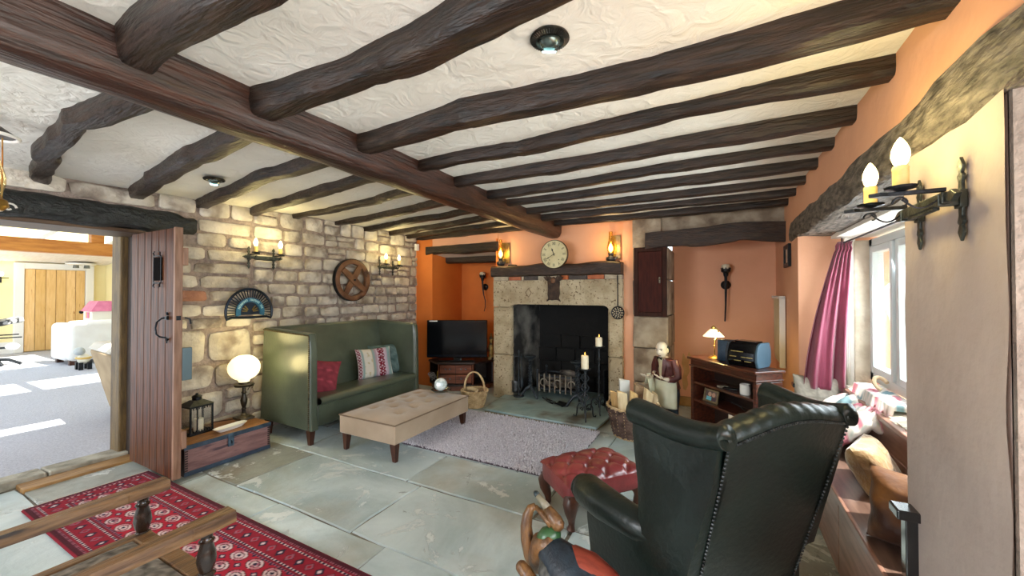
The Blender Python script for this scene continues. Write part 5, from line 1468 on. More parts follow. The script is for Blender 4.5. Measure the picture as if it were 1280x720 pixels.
LOGS = [mat('split_birch', (214, 190, 146), (232, 212, 172), rough=.8, scale=6, stretch=(5, 5, 1), bump=.2), mat('split_pine', (196, 160, 104), (222, 190, 138), rough=.8, scale=6, stretch=(5, 5, 1), bump=.2),
        mat('bark_log', (120, 96, 72), (160, 136, 108), rough=.9, scale=8, bump=.6), mat('pale_block', (206, 210, 206), (222, 224, 220), rough=.7, scale=6)]
names = ['pale square sawn block standing tallest in the large log basket', 'split log at the left edge of the large basket', 'broad split log in front of the large log basket', 'split log with a yellow edge in the middle of the basket',
         'thick bark log standing at the back of the basket', 'split log with slanting top right of the bark log', 'short split log at the right rim of the basket']
for k, (x, y, h, w, d, rz, ry, mt) in enumerate(((-.10, .07, .54, .105, .085, .45, -.02, 3), (-.145, -.07, .44, .07, .06, .3, -.10, 1), (-.075, -.115, .455, .095, .06, .5, -.05, 0), (.02, -.10, .46, .075, .055, .6, 0, 1),
                                        (.045, .02, .515, .11, .09, .5, .03, 2), (.12, -.05, .49, .085, .07, .8, .10, 0), (.16, .06, .44, .07, .06, .2, .12, 0))):
    mb = MB().loft([[(-w/2, -d/2, 0), (w/2, -d/2, 0), (w*.42, d*.4, 0), (-.1*w, d*.5, 0), (-w*.46, d*.3, 0)], [(-w/2, -d/2, h), (w/2, -d/2, h-.01*k), (w*.42, d*.4, h-.02), (-.1*w, d*.5, h), (-w*.46, d*.3, h+.01)]])
    mb.v = [tuple(xf((-.80+x, 4.26+y, .022), rz=rz, ry=ry) @ Vector(p)) for p in mb.v]
    o = obj('split_log', jitter(mb, .004, 8, k), LOGS[mt], None, smooth=0, bevel=.003); tag(o, names[k], 'log', 'logs in the large basket')
for k, (x, y, z, a, L_, mt, lb) in enumerate(((-.01, -.03, .17, .3, .24, 2, 'short bark log lying in the small hoop handled basket'), (.02, .045, .185, .7, .22, 2, 'grey stick lying behind in the small hoop handled basket'), (-.03, 0, .215, -.3, .18, 0, 'pale kindling on top in the small hoop handled basket'))):
    o = obj('kindling', jitter(MB().tube([(-2.86+x-L_/2*math.cos(a), 4.36+y-L_/2*math.sin(a), z), (-2.86+x, 4.36+y, z+.01), (-2.86+x+L_/2*math.cos(a), 4.36+y+L_/2*math.sin(a), z+.005)], .026, 8), .004, 14, k), LOGS[mt])
    tag(o, lb, 'log', 'kindling in the small basket')
# ================================================================== WAITER STATUE (local: faces +y, z up)
stt = thing('waiter_statue', 'painted statue of a balding waiter in maroon jacket and pale apron offering a hand', 'statue', (-.485, 4.60, 0), math.radians(146))
SKIN = mat('painted_skin', (224, 212, 192), (236, 226, 208), rough=.45, scale=12)
MAR = mat('maroon_jacket_paint', (74, 34, 32), (104, 54, 50), rough=.4, scale=9, bump=.15)
APR = mat('apron_paint', (206, 206, 178), (220, 220, 196), rough=.6, scale=8)
TRO = mat('navy_trouser_paint', (18, 34, 48), (40, 60, 76), rough=.4, scale=10, bump=.2)
def ell(cx, cy, z, rx, ry, n=20, tilt=0):
    return [(cx+rx*math.cos(2*PI*k/n), cy+ry*math.sin(2*PI*k/n), z+tilt*math.sin(2*PI*k/n)) for k in range(n)]
# one continuous body grown from a skeleton: legs, trunk, neck, head, arms
def skin_body(name, pts, edges, m, parent, sub=2, root=0):
    me = bpy.data.meshes.new(name); me.from_pydata([p[:3] for p in pts], edges, [])
    o = bpy.data.objects.new(name, me); COL.objects.link(o); o.parent = parent
    md = o.modifiers.new('skin', 'SKIN'); md.use_smooth_shade = True
    for i, p in enumerate(pts):
        r = p[3] if hasattr(p[3], '__len__') else (p[3], p[3])
        me.skin_vertices[0].data[i].radius = r
    me.skin_vertices[0].data[root].use_root = True
    s = o.modifiers.new('sub', 'SUBSURF'); s.levels = sub; s.render_levels = sub
    if m: me.materials.append(m)
    return o
H = .975
pts = [(0, 0, .47, (.085, .07)), (0, .005, .58, (.085, .065)), (0, .03, .70, (.085, .060)), (0, .055, .775, (.055, .045)), (0, .075, .815, (.032, .032)),
       (.055, 0, .42, .058), (.058, .01, .24, .043), (.058, -.005, .06, .03), (-.055, 0, .42, .058), (-.058, .01, .24, .043), (-.058, -.005, .06, .03),
       (.110, .05, .745, .028), (.150, .035, .62, .026), (.105, .16, .575, .024), (.085, .235, .592, .017),
       (-.110, .05, .745, .028), (-.155, .05, .62, .026), (-.125, .14, .585, .024), (-.095, .20, .598, .017),
       (.06, .05, .03, .026), (-.06, .05, .03, .026)]
ed = [(0, 1), (1, 2), (2, 3), (3, 4), (0, 5), (5, 6), (6, 7), (7, 19), (0, 8), (8, 9), (9, 10), (10, 20), (3, 11), (11, 12), (12, 13), (13, 14), (3, 15), (15, 16), (16, 17), (17, 18)]
skin_body('body', pts, ed, SKIN, stt)
# head with face
hm = MB().ball((0, 0, 0), (.052, .062, .072), 28, 20)
out = []
for (x, y, z) in hm.v:
    if y > 0:
        e_ = math.exp(-((x/.012)**2+((z+.006)/.022)**2)); y += .020*e_                         # nose
        for sx in (-1, 1): y -= .012*math.exp(-(((x-sx*.020)/.011)**2+((z-.010)/.009)**2))      # eye sockets
        y += .006*math.exp(-((x/.03)**2+((z-.022)/.008)**2))                                    # brow
        y += .008*math.exp(-((x/.018)**2+((z+.058)/.014)**2))                                   # chin
        y -= .005*math.exp(-((x/.02)**2+((z+.036)/.004)**2))                                    # mouth
    if z < -.02: x *= 1-.25*min(1, (-z-.02)/.05)
    out.append((x, y, z))
hm.v = out
Mh = xf((0, .105, .885), rx=math.radians(-12), rz=math.radians(14), sc=1.2)
hm.v = [tuple(Mh @ Vector(p)) for p in hm.v]
hd = obj('head', hm, SKIN, stt, smooth=180)
for sx in (-1, 1):
    obj('ear', MB().ball((sx*.053, -.002, -.004), (.007, .014, .020), 10, 8, M=Mh), SKIN, hd, smooth=180)
    obj('hair', MB().ball((sx*.046, -.026, -.004), (.013, .034, .036), 12, 10, M=Mh), mat('dark_hair_paint', (30, 36, 38), rough=.5), hd, smooth=180)
    obj('eye', MB().ball((sx*.020, .052, .010), (.006, .005, .004), 8, 6, M=Mh), INK, hd)
    obj('eyebrow', MB().tube([(sx*.010, .062, .022), (sx*.022, .059, .026), (sx*.032, .050, .021)], .003, 5, M=Mh), mat('grey_brow', (120, 116, 110), rough=.8), hd)
obj('mouth', MB().tube([(-.014, .056, -.036), (0, .062, -.038), (.014, .056, -.036)], .0022, 5, M=Mh), mat('lip_paint', (150, 96, 84), rough=.5), hd)
# hands: palm, four fingers, thumb
def hand_mb(M):
    p = MB()
    p.loft([[(-.014, 0, -.007), (.014, 0, -.007), (.014, 0, .006), (-.014, 0, .006)], [(-.020, .03, -.007), (.020, .03, -.007), (.020, .03, .006), (-.020, .03, .006)], [(-.020, .05, -.006), (.020, .05, -.006), (.020, .05, .005), (-.020, .05, .005)]], M=M)
    for k, (x, l) in enumerate(((-.015, .034), (-.005, .042), (.005, .040), (.015, .030))):
        p.tube([(x, .046, 0), (x*1.15, .046+l*.5, .003), (x*1.2, .046+l, .010)], [.0056, .0052, .004], 6, M=M)
    p.tube([(-.016, .012, 0), (-.030, .028, .008), (-.034, .046, .014)], [.007, .006, .0045], 6, M=M)
    return p
obj('hand', hand_mb(xf((-.09, .20, .600), rz=math.radians(-20), rx=math.radians(22), sc=1.25)), SKIN, stt, smooth=50)
obj('hand', hand_mb(xf((.085, .225, .590), rz=math.radians(8), rx=math.radians(14), sc=1.35)), SKIN, stt, smooth=50)
# jacket with sleeves, open front over shirt
jr_ = [ell(0, 0, .47, .128, .10, 24), ell(0, .005, .54, .112, .085, 24), ell(0, .018, .62, .118, .088, 24), ell(0, .035, .70, .130, .088, 24), ell(0, .05, .765, .118, .074, 24), ell(0, .062, .80, .06, .05, 24)]
def openf(r):
    # pull the front open: leave the shirt showing in a V
    return r
jk = obj('jacket', MB().loft(jr_, cap=False), MAR, stt, smooth=60, solid=.006)
m = MB().tube([(.105, .045, .775), (.142, .042, .69), (.156, .036, .61), (.135, .09, .585), (.115, .145, .578)], [.046, .046, .042, .036, .032], 12)
obj('sleeve', m, MAR, jk, smooth=60)
m = MB().tube([(-.105, .045, .775), (-.145, .048, .69), (-.160, .055, .61), (-.142, .10, .585), (-.122, .150, .588)], [.046, .046, .042, .036, .031], 12)
obj('sleeve', m, MAR, jk, smooth=60)
m = MB().grid(lambda a, b: ((a-.5)*(.05+.05*b), .110+.010*(1-b)-((a-.5)*2)**2*.008+b*.016, .56+b*.235), 6, 10)
obj('shirt_front', m, mat('cream_shirt', (206, 196, 160), rough=.7), jk, smooth=60, solid=.006)
for sx in (-1, 1):
    m = MB().loft([[(sx*.012, .130, .56), (sx*.030, .126, .57), (sx*.02, .11, .56)], [(sx*.028, .140, .70), (sx*.066, .128, .71), (sx*.05, .115, .70)], [(sx*.034, .132, .79), (sx*.060, .112, .79), (sx*.04, .10, .79)]])
    obj('lapel', m, MAR, jk, smooth=30)
m = MB()
for sx in (-1, 1): m.prism([(0, 0), (sx*.030, .014), (sx*.030, -.014)], .140, .150, Matrix(((1, 0, 0, 0), (0, 0, 1, 0), (0, 1, 0, .795), (0, 0, 0, 1))))
obj('bow_tie', m, INK, stt, smooth=0)
# apron
m = MB().grid(lambda a, b: (.135*math.sin((a-.5)*PI*.95)*(1+.10*(1-b)), .03+.095*math.cos((a-.5)*PI*.95)+.006*math.sin(a*22)*(1-b)+.012*(1-b), .27+b*.285), 28, 12)
obj('apron', m, APR, stt, smooth=180, solid=.006)
# trousers and shoes
for sx in (-1, 1):
    m = MB().loft([ell(sx*.058, -.004, .045, .056, .060), ell(sx*.058, 0, .10, .052, .056), ell(sx*.058, .006, .25, .058, .062), ell(sx*.056, 0, .40, .066, .078), ell(sx*.04, 0, .50, .07, .088)])
    obj('trouser_leg', jitter(m, .005, 18), TRO, stt, smooth=60)
    obj('shoe', MB().loft([ell(sx*.06, .035, 0, .036, .085), ell(sx*.06, .035, .02, .036, .085), ell(sx*.06, .02, .05, .030, .055)]), INK, stt, smooth=60)
m = MB().grid(lambda a, b: (.105+.004*math.sin(a*9)+.036*math.cos(b*PI), .175+(a-.5)*.075+.006*math.sin(b*6+a*3), .622-abs(b-.38)*.32), 8, 20)
obj('towel', m, APR, stt, smooth=180, solid=.005)

# ================================================================== PILLAR CUPBOARD AND BOOKCASE RECESS
DKMAH = mat('dark_mahogany', (38, 18, 12), (62, 32, 22), rough=.6, spec=.15, scale=5, stretch=(8, 8, 1.2))
cb = thing('wall_cupboard', 'dark wooden wall cupboard set in the grey stone pillar', 'cupboard', (-.72, 4.915, 1.63))
m = MB()
w2, h2 = .187, .413
m.box((-w2+.025, 0, 0), (.05, .05, 2*h2)).box((w2-.025, 0, 0), (.05, .05, 2*h2)).box((0, 0, h2-.025), (2*w2-.1, .05, .05)).box((0, 0, -h2+.025), (2*w2-.1, .05, .05))
obj('frame', m, DKMAH, cb, smooth=0, bevel=.004)
d_ = obj('door', MB().box((0, -.006, 0), (2*w2-.104, .03, 2*h2-.104)), mat('red_mahogany', (48, 16, 11), (70, 28, 19), rough=.6, spec=.15, scale=5, stretch=(8, 8, 1.2)), cb, smooth=0, bevel=.004)
obj('handle', MB().box((.108, -.026, .02), (.016, .012, .07)).ball((.108, -.034, .03), .012, 8, 6), mat('pewter', (74, 68, 58)), d_, smooth=30)

bkrz = math.atan2(-.75, .66)
bk = thing('bookcase', 'mahogany open bookcase angled across the recess corner', 'bookcase', (-.255, 4.405, 0), bkrz)
BWd, BD, BHt = .80, .27, .85
BMx = base_matrix(bk)
obj('top', MB().box((BWd/2, BD/2-.01, BHt-.012), (BWd+.04, BD+.04, .024)), MAHOG, bk, smooth=0, bevel=.006)
obj('cornice', MB().box((BWd/2, BD/2, BHt-.055), (BWd, BD, .062)).box((BWd/2, BD/2-.006, BHt-.086), (BWd+.016, BD+.016, .012)), MAHOG, bk, smooth=0, bevel=.003)
for x in (.018, BWd-.018):
    obj('side_panel', MB().box((x, BD/2, .375), (.036, BD, .75)), MAHOG, bk, smooth=0, bevel=.004)
obj('back_panel', MB().box((BWd/2, BD-.008, .40), (BWd-.06, .012, .74)), CABD, bk, smooth=0)
for z in (.075, .415, .595):
    obj('shelf', MB().box((BWd/2, BD/2, z), (BWd-.07, BD-.02, .022)), MAHOG, bk, smooth=0, bevel=.003)
obj('plinth', MB().box((BWd/2, BD/2+.01, .032), (BWd-.07, BD-.03, .064)), MAHOG, bk, smooth=0)
def onbk(x, y, z): return BMx @ Vector((x, y, z))
# brass lamp
tl = thing('brass_table_lamp', 'brass table lamp with lit white glass shade on the bookcase', 'lamp', onbk(.15, .16, BHt+.0005), bkrz)
obj('base', MB().lathe([(.06, 0), (.06, .006), (.045, .014), (.018, .02), (.012, .03)], 22), BRASS, tl)
obj('stem', MB().tube([(0, 0, .025), (0, 0, .12), (.01, 0, .18), (.045, 0, .235), (.055, 0, .275), (.04, -.01, .30), (0, -.01, .305)], .006, 8).ball((0, 0, .12), .011, 10, 8), BRASS, tl)
SHADE = mat('lit_white_shade', (250, 240, 220), rough=.4, emit=(255, 224, 170), estr=1.6)
obj('glass_shade', MB().lathe([(.018, .29), (.03, .285), (.055, .262), (.098, .215), (.094, .213), (.05, .255), (.018, .28)], 28, (-.0, -.012, 0)), SHADE, tl, smooth=180)
obj('gallery', MB().lathe([(.012, .28), (.022, .29), (.02, .31), (.008, .318), (.001, .325)], 14, (0, -.012, 0)), BRASS, tl)
lamp('lamp_bulb', (0, -.012, .195), 7.0, WARM, .03, tl)
# speaker and stereo
BLUEP = mat('slate_blue_plastic', (46, 66, 86), (56, 78, 98), rough=.5, scale=30)
sp_ = thing('speaker', 'slate blue box speaker beside the brass lamp on the bookcase', 'speaker', onbk(.31, .15, BHt+.0005), bkrz+.45)
obj('cabinet', MB().loft([[(-.058, -.05, 0), (.058, -.05, 0), (.058, .06, 0), (-.058, .06, 0)], [(-.058, -.045, .20), (.058, -.045, .20), (.058, .06, .20), (-.058, .06, .20)]]), mat('charcoal_plastic', (26, 30, 36), rough=.5), sp_, smooth=0, bevel=.008)
obj('front_cloth', MB().grid(lambda a, b: ((a-.5)*.112, -.052-.006*math.sin(a*PI)+.005*b, .004+b*.192), 8, 2), BLUEP, sp_, smooth=60, solid=.004)
se = thing('stereo', 'black compact stereo with rounded blue end cap on the bookcase', 'stereo', onbk(.565, .145, BHt+.0005), bkrz+.30)
sec = [(-.085, 0), (-.108, .06), (-.105, .125), (-.078, .19), (-.04, .21), (.09, .21), (.115, .14), (.115, .04), (.09, 0)]
Mx = Matrix(((0, 0, 1, 0), (1, 0, 0, 0), (0, 1, 0, 0), (0, 0, 0, 1)))
obj('body', MB().prism(sec, -.12, .115, Mx), BLK, se, smooth=0, bevel=.006)
obj('end_cap', MB().prism([(y*1.04, z*1.02) for y, z in sec], .116, .140, Mx), mat('pale_blue_plastic', (62, 88, 104), rough=.5), se, smooth=0, bevel=.008)
obj('end_cap', MB().prism([(y*1.04, z*1.02) for y, z in sec], -.140, -.121, Mx), mat('charcoal_plastic', (26, 30, 36)), se, smooth=0, bevel=.008)
obj('disc_lid', MB().box((0, .02, .214), (.18, .12, .012)), BLK, se, smooth=0, bevel=.004)
m = MB()
for z, (a, b) in ((.132, (-.09, .02)), (.085, (-.10, -.04)), (.085, (.0, .10)), (.052, (-.06, .0)), (.050, (.03, .09))):
    m.box(((a+b)/2, -.104, z), (b-a, .006, .007))
obj('chrome_buttons', m, mat('gold_chrome', (190, 170, 110), rough=.25, metal=.9), se, smooth=0)
# things on the shelves
pf = thing('photo_frame', 'small gilt photo frame with a picture of two people on the middle shelf', 'photo frame', onbk(.185, .075, .4265), bkrz+.05)
Mt = xf((0, 0, 0), rx=math.radians(-12))
m = MB()
for (x, z, w, h) in ((-.082, .062, .016, .124), (.082, .062, .016, .124), (0, .008, .148, .016), (0, .116, .148, .016)): m.box((x, 0, z), (w, .014, h), M=Mt)
obj('frame', m, mat('dull_gilt', (124, 110, 84), (158, 142, 112), rough=.4, metal=.5, scale=30), pf, smooth=0, bevel=.002)
obj('backing', MB().box((0, .008, .062), (.16, .006, .12), M=Mt), mat('photo_ground', (74, 62, 56), rough=.4), pf, smooth=0)
m = MB().box((0, .0045, .062), (.148, .0015, .092), M=Mt)
obj('print', m, mat('photo_background', (92, 74, 70), (120, 104, 96), rough=.3, scale=30), pf, smooth=0)
m = MB()
for x, r in ((-.022, .022), (.026, .022)): m.lathe([(r, 0), (r, .001), (.001, .001)], 16, M=Mt @ Matrix.Translation((x, .003, .075)) @ Matrix.Rotation(PI/2, 4, 'X'))
obj('faces', m, mat('photo_face', (196, 156, 136), rough=.3), pf, smooth=0)
m = MB()
for x, w in ((-.028, .06),): m.box((x, .0033, .034), (w, .001, .036), M=Mt)
obj('shirt', m, mat('photo_shirt', (110, 190, 206), rough=.3), pf, smooth=0)
m = MB().box((.034, .0033, .034), (.05, .001, .036), M=Mt)
obj('shirt', m, mat('photo_shirt_dark', (74, 58, 74), rough=.3), pf, smooth=0)
o = obj('candle_jar', MB().lathe([(.040, 0), (.043, .01), (.043, .085), (.039, .09), (.039, .03), (.001, .028)], 22), WHITE, None); o.location = onbk(.60, .085, .6065)
o.rotation_euler = (0, 0, bkrz); tag(o, 'white candle jar with dark label on the upper shelf', 'jar')
obj('label', MB().loft([[(.0436*math.cos(a), .0436*math.sin(a), z) for a in [-PI*.95+.9*k/8 for k in range(9)]] for z in (.02, .075)], cap=False, closed=False), mat('dark_label', (26, 34, 40), rough=.5), o, smooth=60, solid=.001)
o = obj('pale_phone', MB().box((0, 0, .007), (.08, .05, .014), (0, 0, .5)), mat('pale_plastic', (170, 164, 150), rough=.4), None, smooth=0, bevel=.003); o.location = onbk(.33, .09, .6065); tag(o, 'pale flat handset lying on the upper shelf', 'handset')
o = obj('black_remote', MB().box((0, 0, .008), (.13, .042, .016), (0, 0, -.3)), BLK, None, smooth=0, bevel=.004); o.location = onbk(.43, .09, .6065); tag(o, 'black remote control lying on the upper shelf', 'remote')
m = MB().tube([(.0, 0, .006), (-.12, .02, .05), (-.26, .04, .058)], .005, 6).box((.0, 0, .03), (.022, .022, .06))
o = obj('metal_arm_lamp', m, STEEL, None); o.location = onbk(.66, .08, .4265); o.rotation_euler = (0, 0, bkrz); tag(o, 'thin metal arm on a small stand on the middle shelf', 'stand')
cst = thing('short_candlestick', 'pewter candlestick on the lowest shelf of the bookcase', 'candlestick', onbk(.46, .075, .0865), bkrz)
obj('base', MB().lathe([(.045, 0), (.045, .008), (.02, .02), (.014, .04)], 18), STEEL, cst)
obj('stem', MB().lathe([(.014, .035), (.022, .07), (.012, .09), (.024, .13), (.016, .17), (.012, .212)], 16), STEEL, cst)
obj('drip_plate', MB().lathe([(.012, .205), (.05, .215), (.054, .225), (.001, .222)], 18), STEEL, cst)
candle('short_candle', tuple(onbk(.46, .075, .3115)), .030, .085, 'short white candle on the pewter candlestick')

# ================================================================== RIGHT WALL THINGS
pb = thing('small_black_frame', 'small black frame with pale picture on the window wall by the recess', 'picture', (.612, 4.70, 1.865))
m = MB()
for (y, z, w, h) in ((-.13, 0, .045, .22), (.13, 0, .045, .22), (0, .09, .215, .04), (0, -.09, .215, .04)): m.box((-.006, y, z), (.026, w, h))
obj('frame', m, IRON, pb, smooth=0, bevel=.003)
obj('print', MB().box((0, 0, 0), (.008, .22, .15)), mat('warm_print', (196, 150, 120), (224, 196, 170), rough=.5, scale=12), pb, smooth=0)
wp = thing('wall_box', 'white framed shallow box with chamfered lower edge on the window wall', 'box', (.60, 5.22, 1.09))
m = MB()
sec = [(.0, -.37), (-.02, -.36), (-.035, -.29), (-.035, .35), (.0, .35)]
obj('box', MB().prism(sec, -.30, .30, Matrix(((1, 0, 0, .012), (0, 0, 1, 0), (0, 1, 0, 0), (0, 0, 0, 1)))), mat('cream_board', (214, 200, 160), (226, 214, 180), rough=.6, scale=4), wp, smooth=0)
obj('frame', MB().bx(-.04, .012, -.335, -.30, -.37, .36).bx(-.04, .012, -.335, .33, .345, .375), WHT, wp, smooth=0, bevel=.004)

# ---- window seat
BENW = mat('bench_wood', (120, 84, 72), (154, 116, 100), rough=.4, scale=4, stretch=(8, 1, 8), coat=.2)
BENT = mat('bench_top_wood', (84, 62, 54), (116, 92, 82), rough=.28, scale=4, stretch=(8, 1, 8), coat=.3)
ws = thing('window_seat', 'built in wooden window seat below the casement window', 'bench', (.72, 3.0, 0))
obj('seat_board', MB().bx(.552, .885, 1.92, 4.17, .425, .45), BENT, ws, world=True, smooth=0)
obj('front_nosing', MB().bx(.535, .553, 1.92, 4.17, .415, .452), BENW, ws, world=True, smooth=0, bevel=.005)
for k in range(3):
    a = 1.92+k*.75; obj('front_panel', MB().bx(.56, .58, a+.004, a+.746, .0, .415), BENW, ws, world=True, smooth=0, bevel=.004)
for k in range(3):
    a = 1.99+k*.725; obj('back_panel', MB().bx(.885, .905, a+.004, a+.721, .45, .71), BENW, ws, world=True, smooth=0, bevel=.004)
obj('capping', MB().bx(.872, .925, 1.99, 4.16, .71, .742), BENW, ws, world=True, smooth=0, bevel=.006)
obj('bead', MB().tube([(.883, 2.0, .56), (.883, 4.16, .56)], .006, 6), BENW, ws, world=True)
NEW = mat('ebony_post', (12, 12, 16), (26, 24, 26), rough=.2, scale=6, coat=.5)
for (y, lb) in ((1.925, None), (4.13, None)):
    nwl = obj('newel_post', MB().bx(.588, .626, y-.022, y+.022, 0, .69), NEW, ws, world=True, smooth=0, bevel=.004)
    obj('newel_cap', MB().bx(.560, .636, y-.042, y+.042, .69, .725), NEW, nwl, world=True, smooth=0, bevel=.006)
    obj('end_board', MB().bx(.592, .88, y-.012, y+.012, .0, .42), BENW, ws, world=True, smooth=0)
# ---- cushions and quilt on the seat
GOLD = mat('gold_velvet', (112, 76, 36), (176, 138, 84), rough=.5, scale=7, bump=.5, bscale=30, sheen=.6, col3=(206, 186, 150), s3=5, m3=(.58, .72))
BRNV = mat('brown_velvet', (70, 38, 17), (122, 78, 36), rough=.6, scale=6, bump=.4, bscale=16, sheen=.05, spec=.25, col3=(52, 28, 18), s3=4, m3=(.5, .66))
m = MB().pillow(.34, .28, .16, 18, xf((.785, 2.72, .452), rz=math.radians(66), rx=math.radians(-28)), .02, 3)
o = obj('gold_cushion', m, GOLD, None, smooth=180); tag(o, 'gold and white cushion lying sunlit on the window seat', 'cushion')
m = MB().pillow(.32, .30, .27, 24, xf((.705, 2.16, .452), rz=math.radians(-28), rx=math.radians(-10)), .04, 7)
m.v = [(x+.003*math.sin(z*48+y*20), y+.008*math.sin(z*52+x*9), z) for x, y, z in m.v]
o = obj('brown_cushion', m, BRNV, None, smooth=180); tag(o, 'crumpled brown velvet cushion against the near bench post', 'cushion')
def tweed(a, b):
    n = noise.noise((a*60, b*60, 1)); g = 1 if (a*6 % 1 > .06 and b*6 % 1 > .06) else .86
    v = (184+26*n)*g; return (v, v*.97, v*.9)
o = obj('tweed_cushion', cgrid_pillow(.33, .36, .12, 26, tweed, xf((.715, 4.02, .452), rz=math.radians(172), rx=math.radians(14)), 4), CLOTH)
tag(o, 'pale checked tweed cushion upright at the far end of the window seat', 'cushion')
def quilt(a, b):
    n = noise.noise((a*7, b*5, 4)); q = noise.noise((a*30, b*24, 9))
    if n > .16: return (206, 130, 146) if q < .28 else (232, 214, 214)
    if n < -.30: return (120, 150, 160)
    return (232, 224, 218) if q < .22 else (186, 196, 190)
mb = MB(); nqx, nqy = 34, 44
def qf(a, b):
    y = 3.18+b*.70; x = .60+a*.46
    z = .50+.24*math.sin(min(1, a*1.25)*PI*.5)+.05*noise.noise((a*4, b*5, 2))+.03*noise.noise((a*9, b*11, 5))-.10*max(0, .25-b)*2
    if a < .1: z -= (.1-a)*1.0
    if a > .70: z = max(z, .80)
    return (x, y, z)
mb.grid(qf, nqx, nqy); mb.c = [lin(quilt(i/nqx, j/nqy)) for i in range(nqx+1) for j in range(nqy+1)]
o = obj('patchwork_quilt', mb, CLOTH, None, smooth=180, solid=.035); tag(o, 'crumpled pink and white patchwork quilt on the window seat', 'quilt')
o = obj('string_ball', MB().tube([(1.00+.035*math.cos(t), 3.62+.05*math.sin(t), .865+.035*math.sin(t)) for t in [.2+k*.42 for k in range(11)]], [.013]*11, 8), mat('cream_rope', (206, 184, 150), rough=.9), None); tag(o, 'loop of cream rope on the sill behind the quilt', 'rope')
# ---- curtain and rod
cr = thing('curtain_rod', 'thin black curtain rod under the window recess soffit', 'curtain rod', (.90, 3.1, 1.90))
obj('rod', MB().tube([(.90, 2.0, 1.905), (.90, 4.19, 1.905)], .007, 8), IRON, cr, world=True)
for y in (2.7, 4.10): obj('bracket', MB().tube([(.90, y, 1.905), (.90, y, 1.95)], .005, 6), IRON, cr, world=True)
CUR = mat('maroon_curtain', (122, 34, 62), (146, 52, 82), rough=.6, scale=8, stretch=(6, 6, .6), bump=.2, bscale=60, sheen=.5)
def curt(a, b):
    # b: 0 bottom, 1 top; folds along a
    top = Vector((.865+.085*a, 4.06+.02*math.sin(a*30), 1.915))
    bx_ = .63+.27*a; by_ = 4.03+.030*math.sin(a*19)+.02*math.sin(a*9+1)
    bot = Vector((bx_, by_, .71))
    k = b**1.5
    p = bot.lerp(top, k); p.z = .71+b*1.205
    if b > .93: p.y += .012*math.sin(a*60); p.x += .006*math.sin(b*120)
    p.y += .018*math.sin(a*26)*(1-b)
    return tuple(p)
o = obj('maroon_curtain', MB().grid(curt, 90, 40), CUR, None, smooth=180, solid=.004); tag(o, 'maroon curtain gathered at the far end of the window recess', 'curtain')
m = MB().grid(lambda a, b: (.918+.035*a, 4.10+.012*math.sin(a*20), .74+b*1.15), 10, 4)
obj('white_strip', m, WHP, o, smooth=180, solid=.003)  # plain white strip between the curtain and the stone jamb

# ================================================================== CARVED WOODEN BIRD
BW_ = mat('honey_carved_wood', (80, 52, 28), (130, 90, 48), rough=.4, scale=5, stretch=(5, 5, 2), bump=.25, col3=(74, 46, 28), s3=5, m3=(.58, .7), coat=.2)
BG = mat('green_painted_wood', (34, 66, 38), (54, 92, 52), rough=.35, scale=7, coat=.2)
BB = mat('blue_black_painted_wood', (16, 22, 30), (36, 48, 58), rough=.45, scale=4, bump=.15, stretch=(6, 6, 2))
BR = mat('red_painted_wing', (112, 40, 28), (148, 64, 44), rough=.45, scale=5, stretch=(2, 8, 2), bump=.1)
BK = mat('grey_streaked_wood', (44, 46, 46), (92, 92, 88), rough=.5, scale=6, stretch=(9, 9, 1))
bd = thing('carved_bird', 'carved wooden bird with long bill green collar and red wing beside the wing chair', 'carving', (-.62, 1.45, 0))
m = MB().tube([(-.650, 1.505, .455), (-.610, 1.497, .450), (-.555, 1.483, .415), (-.48, 1.462, .385), (-.40, 1.438, .375), (-.30, 1.41, .37), (-.20, 1.38, .40)], [.040, .062, .088, .100, .098, .075, .030], 22)
obj('body', m, BB, bd, world=True, smooth=180)
m = MB().tube([(-.682, 1.522, .34), (-.672, 1.512, .40), (-.652, 1.505, .455), (-.612, 1.500, .468), (-.590, 1.492, .455)], [.030, .046, .050, .052, .046], 18)
obj('breast', m, BW_, bd, world=True, smooth=180)
m = MB().tube([(-.655, 1.503, .470), (-.632, 1.506, .492), (-.605, 1.518, .500), (-.585, 1.53, .495)], [.030, .040, .038, .022], 16)
obj('collar', m, BG, bd, world=True, smooth=180)
m = MB().tube([(-.672, 1.487, .462), (-.650, 1.466, .455), (-.612, 1.462, .470), (-.580, 1.480, .485), (-.560, 1.508, .487)], .006, 6)
obj('red_collar_line', m, BR, bd, world=True)
hd_ = obj('head', MB().tube([(-.572, 1.520, .530), (-.582, 1.521, .540), (-.600, 1.526, .556), (-.622, 1.532, .574), (-.645, 1.540, .592)], [.012, .027, .029, .025, .019], 16), BW_, bd, world=True, smooth=180)
obj('upper_bill', MB().tube([(-.640, 1.538, .590), (-.668, 1.549, .606), (-.695, 1.559, .622)], [.019, .015, .013], 12), mat('pale_bill', (96, 92, 80), (150, 140, 116), rough=.35, scale=9), hd_, world=True, smooth=180)
obj('bill_tip', MB().tube([(-.692, 1.558, .620), (-.708, 1.564, .629), (-.716, 1.567, .631)], [.013, .012, .006], 12), mat('dark_bill_tip', (24, 40, 44), rough=.4), hd_, world=True, smooth=180)
obj('lower_bill', MB().tube([(-.612, 1.512, .543), (-.640, 1.524, .553), (-.670, 1.537, .567), (-.702, 1.550, .578)], [.016, .014, .012, .009], 10), BW_, hd_, world=True, smooth=180)
obj('neck', MB().tube([(-.704, 1.549, .582), (-.722, 1.543, .570), (-.733, 1.534, .540), (-.735, 1.525, .500), (-.728, 1.519, .450), (-.708, 1.516, .395), (-.685, 1.522, .345)], [.012, .018, .022, .025, .028, .032, .034], 14), BW_, bd, world=True, smooth=180)
